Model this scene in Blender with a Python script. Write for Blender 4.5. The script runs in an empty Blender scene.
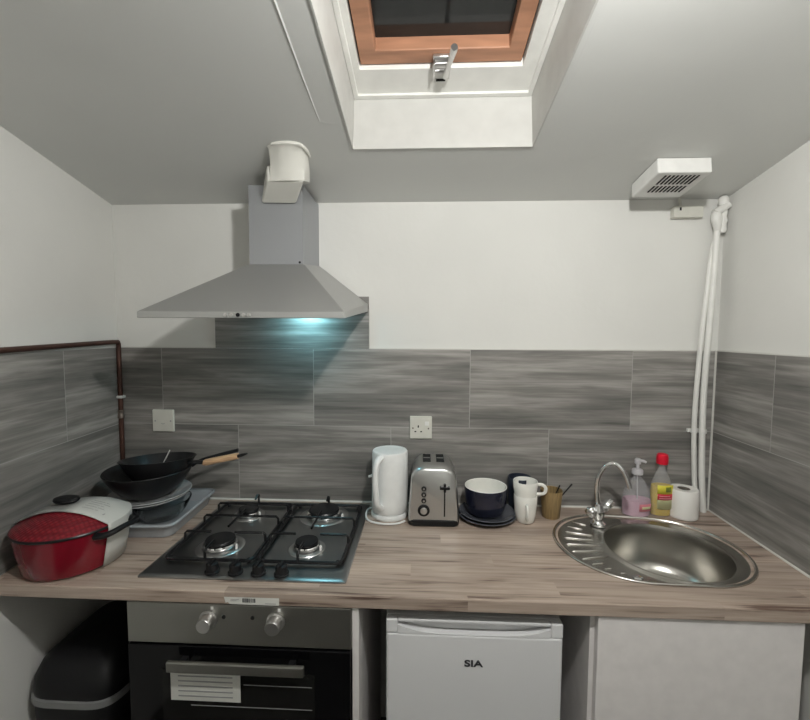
import bpy, bmesh, math, random
from mathutils import Vector, Matrix
from math import sin, cos, pi, radians, sqrt, hypot
random.seed(7)
SC = bpy.context.scene
COL = SC.collection

# ------------------------------------------------------------------ measurements of the room (metres)
XL, LSK = 0.0268, 0.1025       # left wall at the back corner, and how far it leans in per metre
XR, RSK = 2.3261, -0.0444
CEIL, SL = 2.0526, 0.1539      # ceiling height at the back wall, and its rise per metre towards the viewer
WT, WTH, WD = 0.90, 0.034, 0.587
YF = -3.0                      # wall behind the viewer
def xl(y): return XL + LSK * -y
def xr(y): return XR + RSK * -y
def cz(y): return CEIL + SL * -y
NRM = Vector((0, SL, 1)).normalized()

# ------------------------------------------------------------------ materials
def nt(name):
    m = bpy.data.materials.new(name); m.use_nodes = True
    n = m.node_tree; b = n.nodes['Principled BSDF']
    return m, n, b
def N(n, t, **k):
    x = n.nodes.new(t)
    for a, v in k.items(): setattr(x, a, v)
    return x
def noise_bump(n, b, scale=60, strength=.1, dist=.002, mp=(1, 1, 1), detail=4):
    tc = N(n, 'ShaderNodeTexCoord'); mapn = N(n, 'ShaderNodeMapping'); mapn.inputs['Scale'].default_value = mp
    no = N(n, 'ShaderNodeTexNoise'); no.inputs['Scale'].default_value = scale; no.inputs['Detail'].default_value = detail
    bu = N(n, 'ShaderNodeBump'); bu.inputs['Strength'].default_value = strength; bu.inputs['Distance'].default_value = dist
    n.links.new(tc.outputs['Object'], mapn.inputs['Vector']); n.links.new(mapn.outputs[0], no.inputs['Vector'])
    n.links.new(no.outputs['Fac'], bu.inputs['Height']); n.links.new(bu.outputs[0], b.inputs['Normal'])
    return no, mapn
def mat(name, col, rough=.5, metal=0, bump=None, var=0, mp=(1, 1, 1), spec=.5, coat=0, trans=0, ior=1.45, vscale=None):
    m, n, b = nt(name)
    b.inputs['Base Color'].default_value = (*col, 1); b.inputs['Roughness'].default_value = rough
    b.inputs['Metallic'].default_value = metal; b.inputs['Specular IOR Level'].default_value = spec
    b.inputs['Coat Weight'].default_value = coat; b.inputs['Transmission Weight'].default_value = trans
    b.inputs['IOR'].default_value = ior
    if bump: noise_bump(n, b, bump[0], bump[1], bump[2] if len(bump) > 2 else .002, mp)
    if var or not bump:
        v = var or .04
        tc = N(n, 'ShaderNodeTexCoord'); ma = N(n, 'ShaderNodeMapping'); ma.inputs['Scale'].default_value = mp
        no = N(n, 'ShaderNodeTexNoise'); no.inputs['Scale'].default_value = vscale or (bump[0] if bump else 25)
        cr = N(n, 'ShaderNodeValToRGB')
        cr.color_ramp.elements[0].position = .3; cr.color_ramp.elements[1].position = .7
        cr.color_ramp.elements[0].color = (*[c * (1 - v) for c in col], 1)
        cr.color_ramp.elements[1].color = (*[min(1, c * (1 + v)) for c in col], 1)
        n.links.new(tc.outputs['Object'], ma.inputs['Vector']); n.links.new(ma.outputs[0], no.inputs['Vector'])
        n.links.new(no.outputs['Fac'], cr.inputs['Fac']); n.links.new(cr.outputs[0], b.inputs['Base Color'])
    return m

M = {}
M['paint'] = mat('wall_paint', (.69, .685, .655), .75, bump=(14, .22, .01), var=.04, vscale=2.5)
M['ceiling'] = mat('ceiling_paint', (.66, .665, .645), .5, bump=(7, .15, .012), var=.03, vscale=2)
M['white_gloss'] = mat('white_gloss_paint', (.76, .755, .72), .35, bump=(20, .15, .004), var=.04)
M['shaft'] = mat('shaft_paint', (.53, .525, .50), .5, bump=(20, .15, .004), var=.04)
M['plastic_white'] = mat('white_plastic', (.74, .735, .71), .35)
M['plastic_white2'] = mat('kettle_white_plastic', (.78, .79, .78), .28)
M['plastic_cream'] = mat('cream_white_plastic', (.62, .61, .55), .35)
M['ceramic_white'] = mat('white_ceramic', (.80, .79, .74), .12, coat=.3)
M['navy'] = mat('navy_glaze', (.008, .010, .024), .2, coat=.3)
M['navy2'] = mat('slate_blue_glaze', (.022, .028, .042), .35)
M['greyplate'] = mat('grey_stoneware', (.07, .075, .09), .25, coat=.2)
M['black'] = mat('black_enamel', (.008, .008, .009), .32, spec=.4)
M['black_matt'] = mat('black_nonstick', (.010, .010, .011), .38, bump=(200, .05), spec=.4)
M['black_plastic'] = mat('black_plastic', (.008, .008, .009), .45, spec=.3)
M['black_gloss'] = mat('black_glass', (.003, .003, .0035), .08, spec=.3)
M['darkhole'] = mat('dark_hole', (.01, .01, .01), .9)
M['steel'] = mat('brushed_steel', (.54, .54, .53), .34, 1, bump=(120, .04, .001), mp=(1, 1, 14))
M['hobsteel'] = mat('hob_steel', (.36, .36, .36), .29, 1, bump=(120, .05, .001), mp=(1, 14, 1))
M['hoodsteel'] = mat('hood_steel', (.46, .46, .45), .48, .75, bump=(90, .04, .001), mp=(1, 1, 10))
M['chimsteel'] = mat('chimney_steel', (.40, .41, .43), .45, .85, bump=(90, .04, .001), mp=(10, 1, 1))
M['sinksteel'] = mat('sink_steel', (.50, .485, .45), .27, 1, bump=(70, .03, .001), mp=(1, 1, 1))
M['chrome'] = mat('chrome', (.75, .75, .75), .08, 1)
M['alu'] = mat('aluminium', (.62, .61, .60), .3, 1)
M['ovensteel'] = mat('oven_steel', (.33, .325, .30), .38, 1, bump=(90, .04, .001), mp=(1, 1, 12))
M['sashwood'] = mat('stained_pine', (.42, .21, .125), .45, bump=(8, .15), var=.22, mp=(1, 6, 6), vscale=6)
M['handlewood'] = mat('beech_handle', (.55, .35, .20), .5, var=.15, mp=(2, 20, 20), vscale=8)
M['bamboo'] = mat('bamboo', (.24, .165, .075), .45, var=.25, mp=(30, 30, 1), vscale=6)
M['copper'] = mat('tarnished_copper', (.085, .04, .03), .45, .5, var=.4, vscale=9)
M['tray'] = mat('grey_plastic_tray', (.30, .315, .33), .16)
M['sealant'] = mat('silicone_sealant', (.62, .61, .57), .4)
M['carcass'] = mat('white_melamine', (.73, .70, .685), .45)
M['fridge'] = mat('fridge_white', (.66, .66, .665), .35, bump=(250, .05))
M['grey_plastic'] = mat('grey_plastic', (.30, .30, .30), .4)
M['greyband'] = mat('bin_band', (.20, .20, .20), .35)
M['red'] = mat('red_enamel', (.175, .003, .012), .2, coat=.4)
M['redcap'] = mat('red_cap', (.65, .008, .03), .3)
M['floor'] = mat('floor_vinyl', (.055, .05, .045), .5, var=.2, vscale=8)
M['paper'] = mat('paper', (.60, .60, .56), .7)
M['tissue'] = mat('tissue_paper', (.82, .80, .76), .9, bump=(300, .3))
M['card_core'] = mat('cardboard_core', (.16, .14, .12), .8)
M['print_dark'] = mat('printed_ink', (.03, .03, .035), .5)
M['print_grey'] = mat('printed_grey', (.28, .28, .28), .6)
M['print_red'] = mat('printed_red', (.5, .02, .03), .5)
M['print_green'] = mat('printed_green', (.18, .22, .03), .5)
M['label_yellow'] = mat('label_yellow', (.70, .62, .06), .4)
M['label_cream'] = mat('label_cream', (.66, .66, .38), .4)
M['label_pink'] = mat('label_pink', (.62, .20, .24), .5)
M['ductwhite'] = mat('duct_white', (.66, .65, .60), .4, bump=(30, .2))

def glassy(name, col, rough=.03, ior=1.45, vol=None):
    m, n, b = nt(name)
    b.inputs['Base Color'].default_value = (*col, 1); b.inputs['Roughness'].default_value = rough
    b.inputs['Transmission Weight'].default_value = 1; b.inputs['IOR'].default_value = ior
    noise_bump(n, b, 30, .02, .001)
    return m
M['glass'] = glassy('clear_glass', (.93, .96, .96))
M['pet'] = glassy('clear_plastic', (.98, .98, .99), .04, 1.06)
_b = M['pet'].node_tree.nodes['Principled BSDF']; _b.inputs['Transmission Weight'].default_value = 0; _b.inputs['Alpha'].default_value = .11; _b.inputs['Base Color'].default_value = (.8, .8, .82, 1); _b.inputs['Roughness'].default_value = .08
M['pump'] = mat('pump_plastic', (.62, .60, .62), .3, trans=.2)
M['pinkliq'] = mat('pink_liquid', (.66, .40, .50), .15, trans=.12, ior=1.2)
M['yelliq'] = mat('yellow_liquid', (.66, .46, .02), .12, trans=.15, ior=1.2)
M['paneglass'] = mat('night_glazing', (.02, .022, .022), .05, spec=.5)

def emis(name, col, s):
    m = bpy.data.materials.new(name); m.use_nodes = True; n = m.node_tree
    n.nodes.clear(); e = N(n, 'ShaderNodeEmission'); o = N(n, 'ShaderNodeOutputMaterial')
    e.inputs[0].default_value = (*col, 1); e.inputs[1].default_value = s; n.links.new(e.outputs[0], o.inputs[0])
    return m
M['bulb'] = emis('bulb_glow', (1, .995, .965), 820)
M['led'] = emis('hood_led', (.36, .86, 1), 75)

def tile_mat(name, axis, off):
    """grey streaky stone tiles 600x300 in running bond; axis 0: along x, 1: along y"""
    m, n, b = nt(name); L = n.links.new
    tc = N(n, 'ShaderNodeTexCoord'); sp = N(n, 'ShaderNodeSeparateXYZ'); L(tc.outputs['Object'], sp.inputs[0])
    u = N(n, 'ShaderNodeMath', operation='SUBTRACT'); L(sp.outputs[axis], u.inputs[0]); u.inputs[1].default_value = off
    v = N(n, 'ShaderNodeMath', operation='SUBTRACT'); L(sp.outputs[2], v.inputs[0]); v.inputs[1].default_value = .9
    cb = N(n, 'ShaderNodeCombineXYZ'); L(u.outputs[0], cb.inputs[0]); L(v.outputs[0], cb.inputs[1])
    def brick(ms):
        br = N(n, 'ShaderNodeTexBrick'); br.offset = .5; br.offset_frequency = 2; br.squash = 1
        br.inputs['Scale'].default_value = 1; br.inputs['Mortar Size'].default_value = ms
        br.inputs['Mortar Smooth'].default_value = .1; br.inputs['Bias'].default_value = 0
        br.inputs['Brick Width'].default_value = .602; br.inputs['Row Height'].default_value = .3005
        br.inputs['Color1'].default_value = (0, 0, 0, 1); br.inputs['Color2'].default_value = (1, 1, 1, 1)
        br.inputs['Mortar'].default_value = (.5, .5, .5, 1)
        L(cb.outputs[0], br.inputs['Vector']); return br
    b0 = brick(0); b1 = brick(.0013)
    # streaks: coordinates shifted per tile
    sh = N(n, 'ShaderNodeMath', operation='MULTIPLY'); L(b0.outputs['Color'], sh.inputs[0]); sh.inputs[1].default_value = 7.3
    def streak(su, sv, scale, dist, det):
        mu = N(n, 'ShaderNodeMath', operation='MULTIPLY'); L(u.outputs[0], mu.inputs[0]); mu.inputs[1].default_value = su
        mv = N(n, 'ShaderNodeMath', operation='MULTIPLY'); L(v.outputs[0], mv.inputs[0]); mv.inputs[1].default_value = sv
        c = N(n, 'ShaderNodeCombineXYZ'); L(mu.outputs[0], c.inputs[0]); L(mv.outputs[0], c.inputs[1]); L(sh.outputs[0], c.inputs[2])
        no = N(n, 'ShaderNodeTexNoise'); no.inputs['Scale'].default_value = scale; no.inputs['Detail'].default_value = det
        no.inputs['Distortion'].default_value = dist; no.inputs['Roughness'].default_value = .6
        L(c.outputs[0], no.inputs['Vector']); return no
    s1 = streak(.8, 7, 1.9, .45, 4); s2 = streak(1.3, 30, 2.0, .5, 5)
    mx = N(n, 'ShaderNodeMix', data_type='FLOAT'); mx.inputs[0].default_value = .40
    L(s1.outputs['Fac'], mx.inputs[2]); L(s2.outputs['Fac'], mx.inputs[3])
    cr = N(n, 'ShaderNodeValToRGB'); e = cr.color_ramp.elements
    e[0].position = .36; e[0].color = (.115, .113, .105, 1); e[1].position = .65; e[1].color = (.40, .38, .355, 1)
    x = e.new(.50); x.color = (.222, .212, .198, 1)
    L(mx.outputs[0], cr.inputs['Fac'])
    # tint per tile
    tv = N(n, 'ShaderNodeMapRange'); L(b0.outputs['Color'], tv.inputs['Value']); tv.inputs['To Min'].default_value = .9; tv.inputs['To Max'].default_value = 1.08
    mulc = N(n, 'ShaderNodeVectorMath', operation='SCALE'); L(cr.outputs[0], mulc.inputs[0]); L(tv.outputs[0], mulc.inputs['Scale'])
    gm = N(n, 'ShaderNodeMix', data_type='RGBA'); L(b1.outputs['Fac'], gm.inputs[0]); L(mulc.outputs[0], gm.inputs[6])
    gm.inputs[7].default_value = (.36, .35, .33, 1)
    L(gm.outputs[2], b.inputs['Base Color'])
    b.inputs['Roughness'].default_value = .42; b.inputs['Specular IOR Level'].default_value = .4
    bu = N(n, 'ShaderNodeBump'); bu.invert = True; bu.inputs['Strength'].default_value = .5; bu.inputs['Distance'].default_value = .002
    L(b1.outputs['Fac'], bu.inputs['Height']); L(bu.outputs[0], b.inputs['Normal'])
    return m
M['tile_back'] = tile_mat('grey_stone_tiles_back', 0, .2104)
M['tile_hood'] = tile_mat('grey_stone_tiles_hood', 0, .728)
M['tile_right'] = tile_mat('grey_stone_tiles_right', 1, -.282)
M['tile_left'] = tile_mat('grey_stone_tiles_left', 1, -.290)

def worktop_mat():
    m, n, b = nt('oak_block_laminate'); L = n.links.new
    tc = N(n, 'ShaderNodeTexCoord'); sp = N(n, 'ShaderNodeSeparateXYZ'); L(tc.outputs['Object'], sp.inputs[0])
    def ma(op, a, b2=None):
        q = N(n, 'ShaderNodeMath', operation=op)
        for i_, w_ in enumerate((a, b2)):
            if w_ is None: continue
            if isinstance(w_, (int, float)): q.inputs[i_].default_value = w_
            else: L(w_, q.inputs[i_])
        return q.outputs[0]
    row = ma('FLOOR', ma('DIVIDE', sp.outputs[1], .062))
    ux = ma('ADD', sp.outputs[0], ma('MULTIPLY', ma('FRACT', ma('MULTIPLY', row, .618034)), .62))
    cb = N(n, 'ShaderNodeCombineXYZ'); L(ux, cb.inputs[0]); L(sp.outputs[1], cb.inputs[1])
    br = N(n, 'ShaderNodeTexBrick'); br.offset = 0; br.offset_frequency = 2
    br.inputs['Scale'].default_value = 1; br.inputs['Mortar Size'].default_value = 0
    br.inputs['Brick Width'].default_value = .62; br.inputs['Row Height'].default_value = .062
    br.inputs['Color1'].default_value = (0, 0, 0, 1); br.inputs['Color2'].default_value = (1, 1, 1, 1)
    L(cb.outputs[0], br.inputs['Vector'])
    sh = N(n, 'ShaderNodeMath', operation='MULTIPLY'); L(br.outputs['Color'], sh.inputs[0]); sh.inputs[1].default_value = 5.1
    def st(su, sv, scale, dist, zc=True):
        mu = N(n, 'ShaderNodeMath', operation='MULTIPLY'); L(sp.outputs[0], mu.inputs[0]); mu.inputs[1].default_value = su
        ad = N(n, 'ShaderNodeMath', operation='ADD'); L(sp.outputs[1], ad.inputs[0]); L(sp.outputs[2], ad.inputs[1])
        mv = N(n, 'ShaderNodeMath', operation='MULTIPLY'); L(ad.outputs[0], mv.inputs[0]); mv.inputs[1].default_value = sv
        c = N(n, 'ShaderNodeCombineXYZ'); L(mu.outputs[0], c.inputs[0]); L(mv.outputs[0], c.inputs[1]); L(sh.outputs[0], c.inputs[2])
        no = N(n, 'ShaderNodeTexNoise'); no.inputs['Scale'].default_value = scale; no.inputs['Detail'].default_value = 6
        no.inputs['Distortion'].default_value = dist; L(c.outputs[0], no.inputs['Vector']); return no
    a = st(1.1, 15, 2.2, .9); c2 = st(2.5, 70, 2, .5)
    mx = N(n, 'ShaderNodeMix', data_type='FLOAT'); mx.inputs[0].default_value = .38
    L(a.outputs['Fac'], mx.inputs[2]); L(c2.outputs['Fac'], mx.inputs[3])
    cr = N(n, 'ShaderNodeValToRGB'); e = cr.color_ramp.elements
    e[0].position = .37; e[0].color = (.12, .076, .058, 1); e[1].position = .585; e[1].color = (.43, .345, .285, 1)
    x = e.new(.45); x.color = (.32, .25, .202, 1)
    L(mx.outputs[0], cr.inputs['Fac'])
    tv = N(n, 'ShaderNodeMapRange'); L(br.outputs['Color'], tv.inputs['Value']); tv.inputs['To Min'].default_value = .84; tv.inputs['To Max'].default_value = 1.12
    mulc = N(n, 'ShaderNodeVectorMath', operation='SCALE'); L(cr.outputs[0], mulc.inputs[0]); L(tv.outputs[0], mulc.inputs['Scale'])
    L(mulc.outputs[0], b.inputs['Base Color']); b.inputs['Roughness'].default_value = .38
    bu = N(n, 'ShaderNodeBump'); bu.inputs['Strength'].default_value = .08; bu.inputs['Distance'].default_value = .001
    L(mx.outputs[0], bu.inputs['Height']); L(bu.outputs[0], b.inputs['Normal'])
    return m
M['worktop'] = worktop_mat()

def hatch_red():
    m, n, b = nt('red_hatched_lid'); L = n.links.new
    b.inputs['Base Color'].default_value = (.24, .006, .014, 1); b.inputs['Roughness'].default_value = .3
    tc = N(n, 'ShaderNodeTexCoord'); ma = N(n, 'ShaderNodeMapping'); ma.inputs['Rotation'].default_value = (0, 0, .6)
    L(tc.outputs['Object'], ma.inputs['Vector'])
    vo = N(n, 'ShaderNodeTexVoronoi'); vo.inputs['Scale'].default_value = 95; vo.inputs['Randomness'].default_value = .15
    L(ma.outputs[0], vo.inputs['Vector'])
    cr = N(n, 'ShaderNodeValToRGB'); e = cr.color_ramp.elements
    e[0].position = .2; e[0].color = (.24, .014, .022, 1); e[1].position = .6; e[1].color = (.12, .002, .008, 1)
    L(vo.outputs['Distance'], cr.inputs['Fac']); L(cr.outputs[0], b.inputs['Base Color'])
    bu = N(n, 'ShaderNodeBump'); bu.invert = True; bu.inputs['Strength'].default_value = .6; bu.inputs['Distance'].default_value = .003
    L(vo.outputs['Distance'], bu.inputs['Height']); L(bu.outputs[0], b.inputs['Normal'])
    return m
M['redlid'] = hatch_red()
def sleeve_mat():
    m, n, b = nt('printed_card_sleeve'); L = n.links.new
    tc = N(n, 'ShaderNodeTexCoord'); sp = N(n, 'ShaderNodeSeparateXYZ'); L(tc.outputs['Object'], sp.inputs[0])
    cr = N(n, 'ShaderNodeValToRGB'); mr = N(n, 'ShaderNodeMapRange')
    L(sp.outputs[0], mr.inputs['Value']); mr.inputs['From Min'].default_value = -.15; mr.inputs['From Max'].default_value = .15
    e = cr.color_ramp.elements
    e[0].position = .50; e[0].color = (.24, .24, .23, 1); e[1].position = .62; e[1].color = (.54, .54, .51, 1)
    L(mr.outputs[0], cr.inputs['Fac']); L(cr.outputs[0], b.inputs['Base Color']); b.inputs['Roughness'].default_value = .45
    return m
M['sleeve'] = sleeve_mat()

# ------------------------------------------------------------------ object helpers
ORG = {}
def link(name, me, m, parent=None, origin=None, smooth=True, angle=40):
    o = bpy.data.objects.new(name, me); COL.objects.link(o)
    if m is not None: me.materials.append(m)
    if parent is not None: origin = ORG[parent.name]
    if origin is None: origin = (0, 0, 0)
    origin = Vector(origin)
    me.transform(Matrix.Translation(-origin))
    if smooth:
        me.polygons.foreach_set('use_smooth', [True] * len(me.polygons))
        me.set_sharp_from_angle(angle=radians(angle))
    if parent is not None: o.parent = parent
    else: o.location = origin
    ORG[o.name] = origin
    return o
def obj(name, bm, m, parent=None, origin=None, smooth=True, bevel=0, seg=2, angle=40):
    bmesh.ops.remove_doubles(bm, verts=bm.verts, dist=1e-6)
    bmesh.ops.recalc_face_normals(bm, faces=bm.faces)
    me = bpy.data.meshes.new(name); bm.to_mesh(me); bm.free()
    o = link(name, me, m, parent, origin, smooth, angle)
    if bevel:
        md = o.modifiers.new('bevel', 'BEVEL'); md.width = bevel; md.segments = seg; md.limit_method = 'ANGLE'; md.angle_limit = radians(40)
        md.harden_normals = False
    return o
def tag(o, label, cat, group=None):
    o['label'] = label; o['category'] = cat
    if group: o['group'] = group
    return o
def thing(name, label, cat, loc, group=None):
    o = bpy.data.objects.new(name, None); COL.objects.link(o); o.location = loc; o.empty_display_size = .03
    ORG[o.name] = Vector(loc); return tag(o, label, cat, group)
def struct(name, bm, m, parent=None, **k):
    o = obj(name, bm, m, parent, **k)
    if parent is None: o['kind'] = 'structure'
    return o
def B(): return bmesh.new()
def hexa(bm, pts):
    """eight corners: bottom four (counter-clockwise) then top four"""
    v = [bm.verts.new(p) for p in pts]
    for f in ((0, 3, 2, 1), (4, 5, 6, 7), (0, 1, 5, 4), (1, 2, 6, 5), (2, 3, 7, 6), (3, 0, 4, 7)):
        bm.faces.new([v[i] for i in f])
    return bm
def box(bm, x0, x1, y0, y1, z0, z1):
    return hexa(bm, [(x0, y0, z0), (x1, y0, z0), (x1, y1, z0), (x0, y1, z0), (x0, y0, z1), (x1, y0, z1), (x1, y1, z1), (x0, y1, z1)])
def bx(*a): return box(B(), *a)
def prism(bm, pts, d):
    """extrude a planar polygon by vector d"""
    d = Vector(d); a = [bm.verts.new(p) for p in pts]; b = [bm.verts.new(Vector(p) + d) for p in pts]
    bm.faces.new(a); bm.faces.new(b[::-1]); n = len(a)
    for i in range(n): bm.faces.new((a[i], a[(i + 1) % n], b[(i + 1) % n], b[i]))
    return bm
def lathe(bm, c, prof, n=40, axis=(0, 0, 1), closed=False, sx=1, sy=1, rot=0):
    """prof: (radius, height) list around a vertical (or other) axis from point c"""
    axis = Vector(axis).normalized(); q = Vector((0, 0, 1)).rotation_difference(axis); c = Vector(c)
    rings = []
    for r, h in prof:
        if r < 1e-6: rings.append([bm.verts.new(c + q @ Vector((0, 0, h)))])
        else: rings.append([bm.verts.new(c + q @ (Matrix.Rotation(rot, 3, 'Z') @ Vector((sx * r * cos(2 * pi * i / n), sy * r * sin(2 * pi * i / n), h)))) for i in range(n)])
    prs = list(zip(rings, rings[1:])) + ([(rings[-1], rings[0])] if closed else [])
    for a, b in prs:
        for i in range(n):
            j = (i + 1) % n
            if len(a) == 1 and len(b) == 1: continue
            if len(a) == 1: bm.faces.new((a[0], b[j], b[i]))
            elif len(b) == 1: bm.faces.new((a[i], a[j], b[0]))
            else: bm.faces.new((a[i], a[j], b[j], b[i]))
    return bm
def smooth_path(pts, k=6):
    P = [Vector(p) for p in pts]; out = []
    for i in range(len(P) - 1):
        p0 = P[max(i - 1, 0)]; p1 = P[i]; p2 = P[i + 1]; p3 = P[min(i + 2, len(P) - 1)]
        for s in range(k):
            t = s / k
            out.append(.5 * ((2 * p1) + (p2 - p0) * t + (2 * p0 - 5 * p1 + 4 * p2 - p3) * t * t + (3 * p1 - p0 - 3 * p2 + p3) * t ** 3))
    out.append(P[-1]); return out
def tube(bm, pts, r, n=12, smooth=0, caps=True, flat=1.0, up=None):
    """r: number or list per point; flat squashes the section along its second axis"""
    P = smooth_path(pts, smooth) if smooth else [Vector(p) for p in pts]
    if isinstance(r, (list, tuple)):
        m = len(r) - 1; R = []
        for i in range(len(P)):
            t = i / (len(P) - 1) * m; a = min(int(t), m - 1) if m else 0
            R.append(r[a] + (r[min(a + 1, m)] - r[a]) * (t - a))
    else: R = [r] * len(P)
    T = []
    for i in range(len(P)):
        t = (P[min(i + 1, len(P) - 1)] - P[max(i - 1, 0)]); T.append(t.normalized() if t.length > 1e-9 else Vector((0, 0, 1)))
    nrm = Vector(up) if up else (Vector((0, 0, 1)) if abs(T[0].z) < .9 else Vector((1, 0, 0)))
    rings = []
    for i, p in enumerate(P):
        nrm = (nrm - T[i] * nrm.dot(T[i])).normalized(); bn = T[i].cross(nrm)
        # widen at bends so that the tube keeps its thickness
        k = 1.0
        rings.append([bm.verts.new(p + (nrm * cos(2 * pi * j / n) * flat + bn * sin(2 * pi * j / n)) * R[i] * k) for j in range(n)])
    for a, b in zip(rings, rings[1:]):
        for j in range(n): bm.faces.new((a[j], a[(j + 1) % n], b[(j + 1) % n], b[j]))
    if caps: bm.faces.new(rings[0][::-1]); bm.faces.new(rings[-1])
    return bm
def rrect(cx, cy, w, h, r, n=5):
    out = []
    for sx, sy, a0 in ((1, 1, 0), (-1, 1, 90), (-1, -1, 180), (1, -1, 270)):
        for i in range(n + 1):
            a = radians(a0 + 90 * i / n); out.append((cx + sx * (w / 2 - r) + r * cos(a), cy + sy * (h / 2 - r) + r * sin(a)))
    return out
def loft(bm, loops, cap0=True, cap1=True):
    R = [[bm.verts.new(p) for p in L] for L in loops]; n = len(R[0])
    for a, b in zip(R, R[1:]):
        for i in range(n): bm.faces.new((a[i], a[(i + 1) % n], b[(i + 1) % n], b[i]))
    if cap0: bm.faces.new(R[0][::-1])
    if cap1: bm.faces.new(R[-1])
    return bm
def wedge_wall(bm, x0, x1, z0, z1, fx, th, y0=0.0, y1=-3.0):
    """slab that follows a side wall: inner face at fx(y), thickness th (sign gives side)"""
    return hexa(bm, [(fx(y1), y1, z0), (fx(y1) + th, y1, z0), (fx(y0) + th, y0, z0), (fx(y0), y0, z0),
                     (fx(y1), y1, z1), (fx(y1) + th, y1, z1), (fx(y0) + th, y0, z1), (fx(y0), y0, z1)])

# ------------------------------------------------------------------ the setting
struct('floor', bx(-.2, 2.7, YF - .1, .12, -.06, 0), M['floor'], smooth=False)
struct('wall_back', bx(-.2, 2.6, 0, .1, 0, 2.4), M['paint'], smooth=False)
def side(name, fx, th):
    bm = B(); y0, y1 = .0, YF
    v = lambda y, z, t: (fx(y) + t, y, z)
    hexa(bm, [v(y1, 0, 0), v(y1, 0, th), v(y0, 0, th), v(y0, 0, 0), v(y1, cz(y1) + .1, 0), v(y1, cz(y1) + .1, th), v(y0, cz(y0) + .1, th), v(y0, cz(y0) + .1, 0)])
    struct(name, bm, M['paint'], smooth=False)
side('wall_left', xl, -.12); side('wall_right', xr, .12)
struct('wall_front', bx(-.2, 2.7, YF - .1, YF, 0, 2.7), M['paint'], smooth=False)

# sloping ceiling with the skylight opening
def cp(x, y, off=0):       # a point on the ceiling plane, off metres above it along its normal
    return Vector((x, y, cz(y))) + NRM * off
WX0, WX1, WY0, WY1 = 1.021, 1.551, -.331, -1.02
TH = .15
bm = B()
xs = [-.2, WX0, WX1, 2.7]; ys = [.12, WY0, WY1, YF - .1]
for i in range(3):
    for j in range(3):
        if i == 1 and j == 1: continue
        p = [cp(xs[i], ys[j + 1]), cp(xs[i + 1], ys[j + 1]), cp(xs[i + 1], ys[j]), cp(xs[i], ys[j])]
        q = [a + NRM * TH for a in p]
        f = bm.faces.new([bm.verts.new(a) for a in p]); f = bm.faces.new([bm.verts.new(a) for a in q[::-1]])
bmesh.ops.remove_doubles(bm, verts=bm.verts, dist=1e-5)
ed = [e for e in bm.edges if len(e.link_faces) == 1]
# the outer and inner rims are closed between the two skins
for e in list(ed):
    a, b = e.verts
    if (a.co - cp(a.co.x, a.co.y)).length < 1e-4 or abs(NRM.dot(a.co - Vector((0, 0, CEIL)))) < 1e-3:
        ta = min(bm.verts, key=lambda w: (w.co - (a.co + NRM * TH)).length); tb = min(bm.verts, key=lambda w: (w.co - (b.co + NRM * TH)).length)
        try: bm.faces.new((a, b, tb, ta))
        except ValueError: pass
struct('ceiling', bm, M['ceiling'], smooth=False)

# painted lining of the skylight shaft: a little bead round its lower edge
def ring(bm, x0, x1, y0, y1, o0, o1, X0, X1, Y0, Y1):
    """rectangular ring between an outer (x,y) and an inner (X,Y) rectangle, from o0 to o1 above the ceiling"""
    L = []
    for (a, b, c, d, o) in ((x0, x1, y0, y1, o0), (x0, x1, y0, y1, o1), (X0, X1, Y0, Y1, o1), (X0, X1, Y0, Y1, o0)):
        L.append([cp(a, c, o), cp(b, c, o), cp(b, d, o), cp(a, d, o)])
    R = [[bm.verts.new(p) for p in l] for l in L]
    for k in range(4):
        a, b = R[k], R[(k + 1) % 4]
        for i in range(4): bm.faces.new((a[i], a[(i + 1) % 4], b[(i + 1) % 4], b[i]))
    return bm
win = thing('window_1', 'roof window', 'window', cp(1.28, -.6, .15))
del win['label']; del win['category']; win['kind'] = 'structure'
# shaft lining of gloss-painted boards
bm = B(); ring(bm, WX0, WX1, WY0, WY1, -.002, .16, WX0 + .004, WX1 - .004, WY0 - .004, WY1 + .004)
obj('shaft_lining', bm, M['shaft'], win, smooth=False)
bm = B(); ring(bm, WX0 - .02, WX1 + .02, WY0 + .02, WY1 - .02, .160, .185, 1.056, 1.497, -.438, WY1 + .08)
ring(bm, WX0 + .0045, WX1 - .0045, WY0 - .0045, WY1 + .0045, .152, .160, WX0 + .018, WX1 - .018, WY0 - .020, WY1 + .018)
obj('window_frame', bm, M['white_gloss'], win, smooth=False, bevel=.0015)
bm = B(); ring(bm, 1.060, 1.493, -.442, WY1 + .085, .170, .225, 1.105, 1.452, -.487, WY1 + .13)
obj('window_sash', bm, M['sashwood'], win, smooth=False, bevel=.003)
bm = B(); o0 = .197
ring(bm, 1.0595, 1.4935, -.4415, WY1 + .0845, .181, .184, 1.058, 1.495, -.4395, WY1 + .082)
obj('dark_gap_strip', bm, M['black_plastic'], win, smooth=False)  # black strip stands in for the dark gap between frame and sash
bm = B(); hexa(bm, [cp(1.10, WY1 + .128, .207), cp(1.456, WY1 + .128, .207), cp(1.456, -.483, .207), cp(1.10, -.483, .207),
                    cp(1.10, WY1 + .128, .212), cp(1.456, WY1 + .128, .212), cp(1.456, -.483, .212), cp(1.10, -.483, .212)])
obj('glass_pane', bm, M['paneglass'], win, smooth=False)
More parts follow.
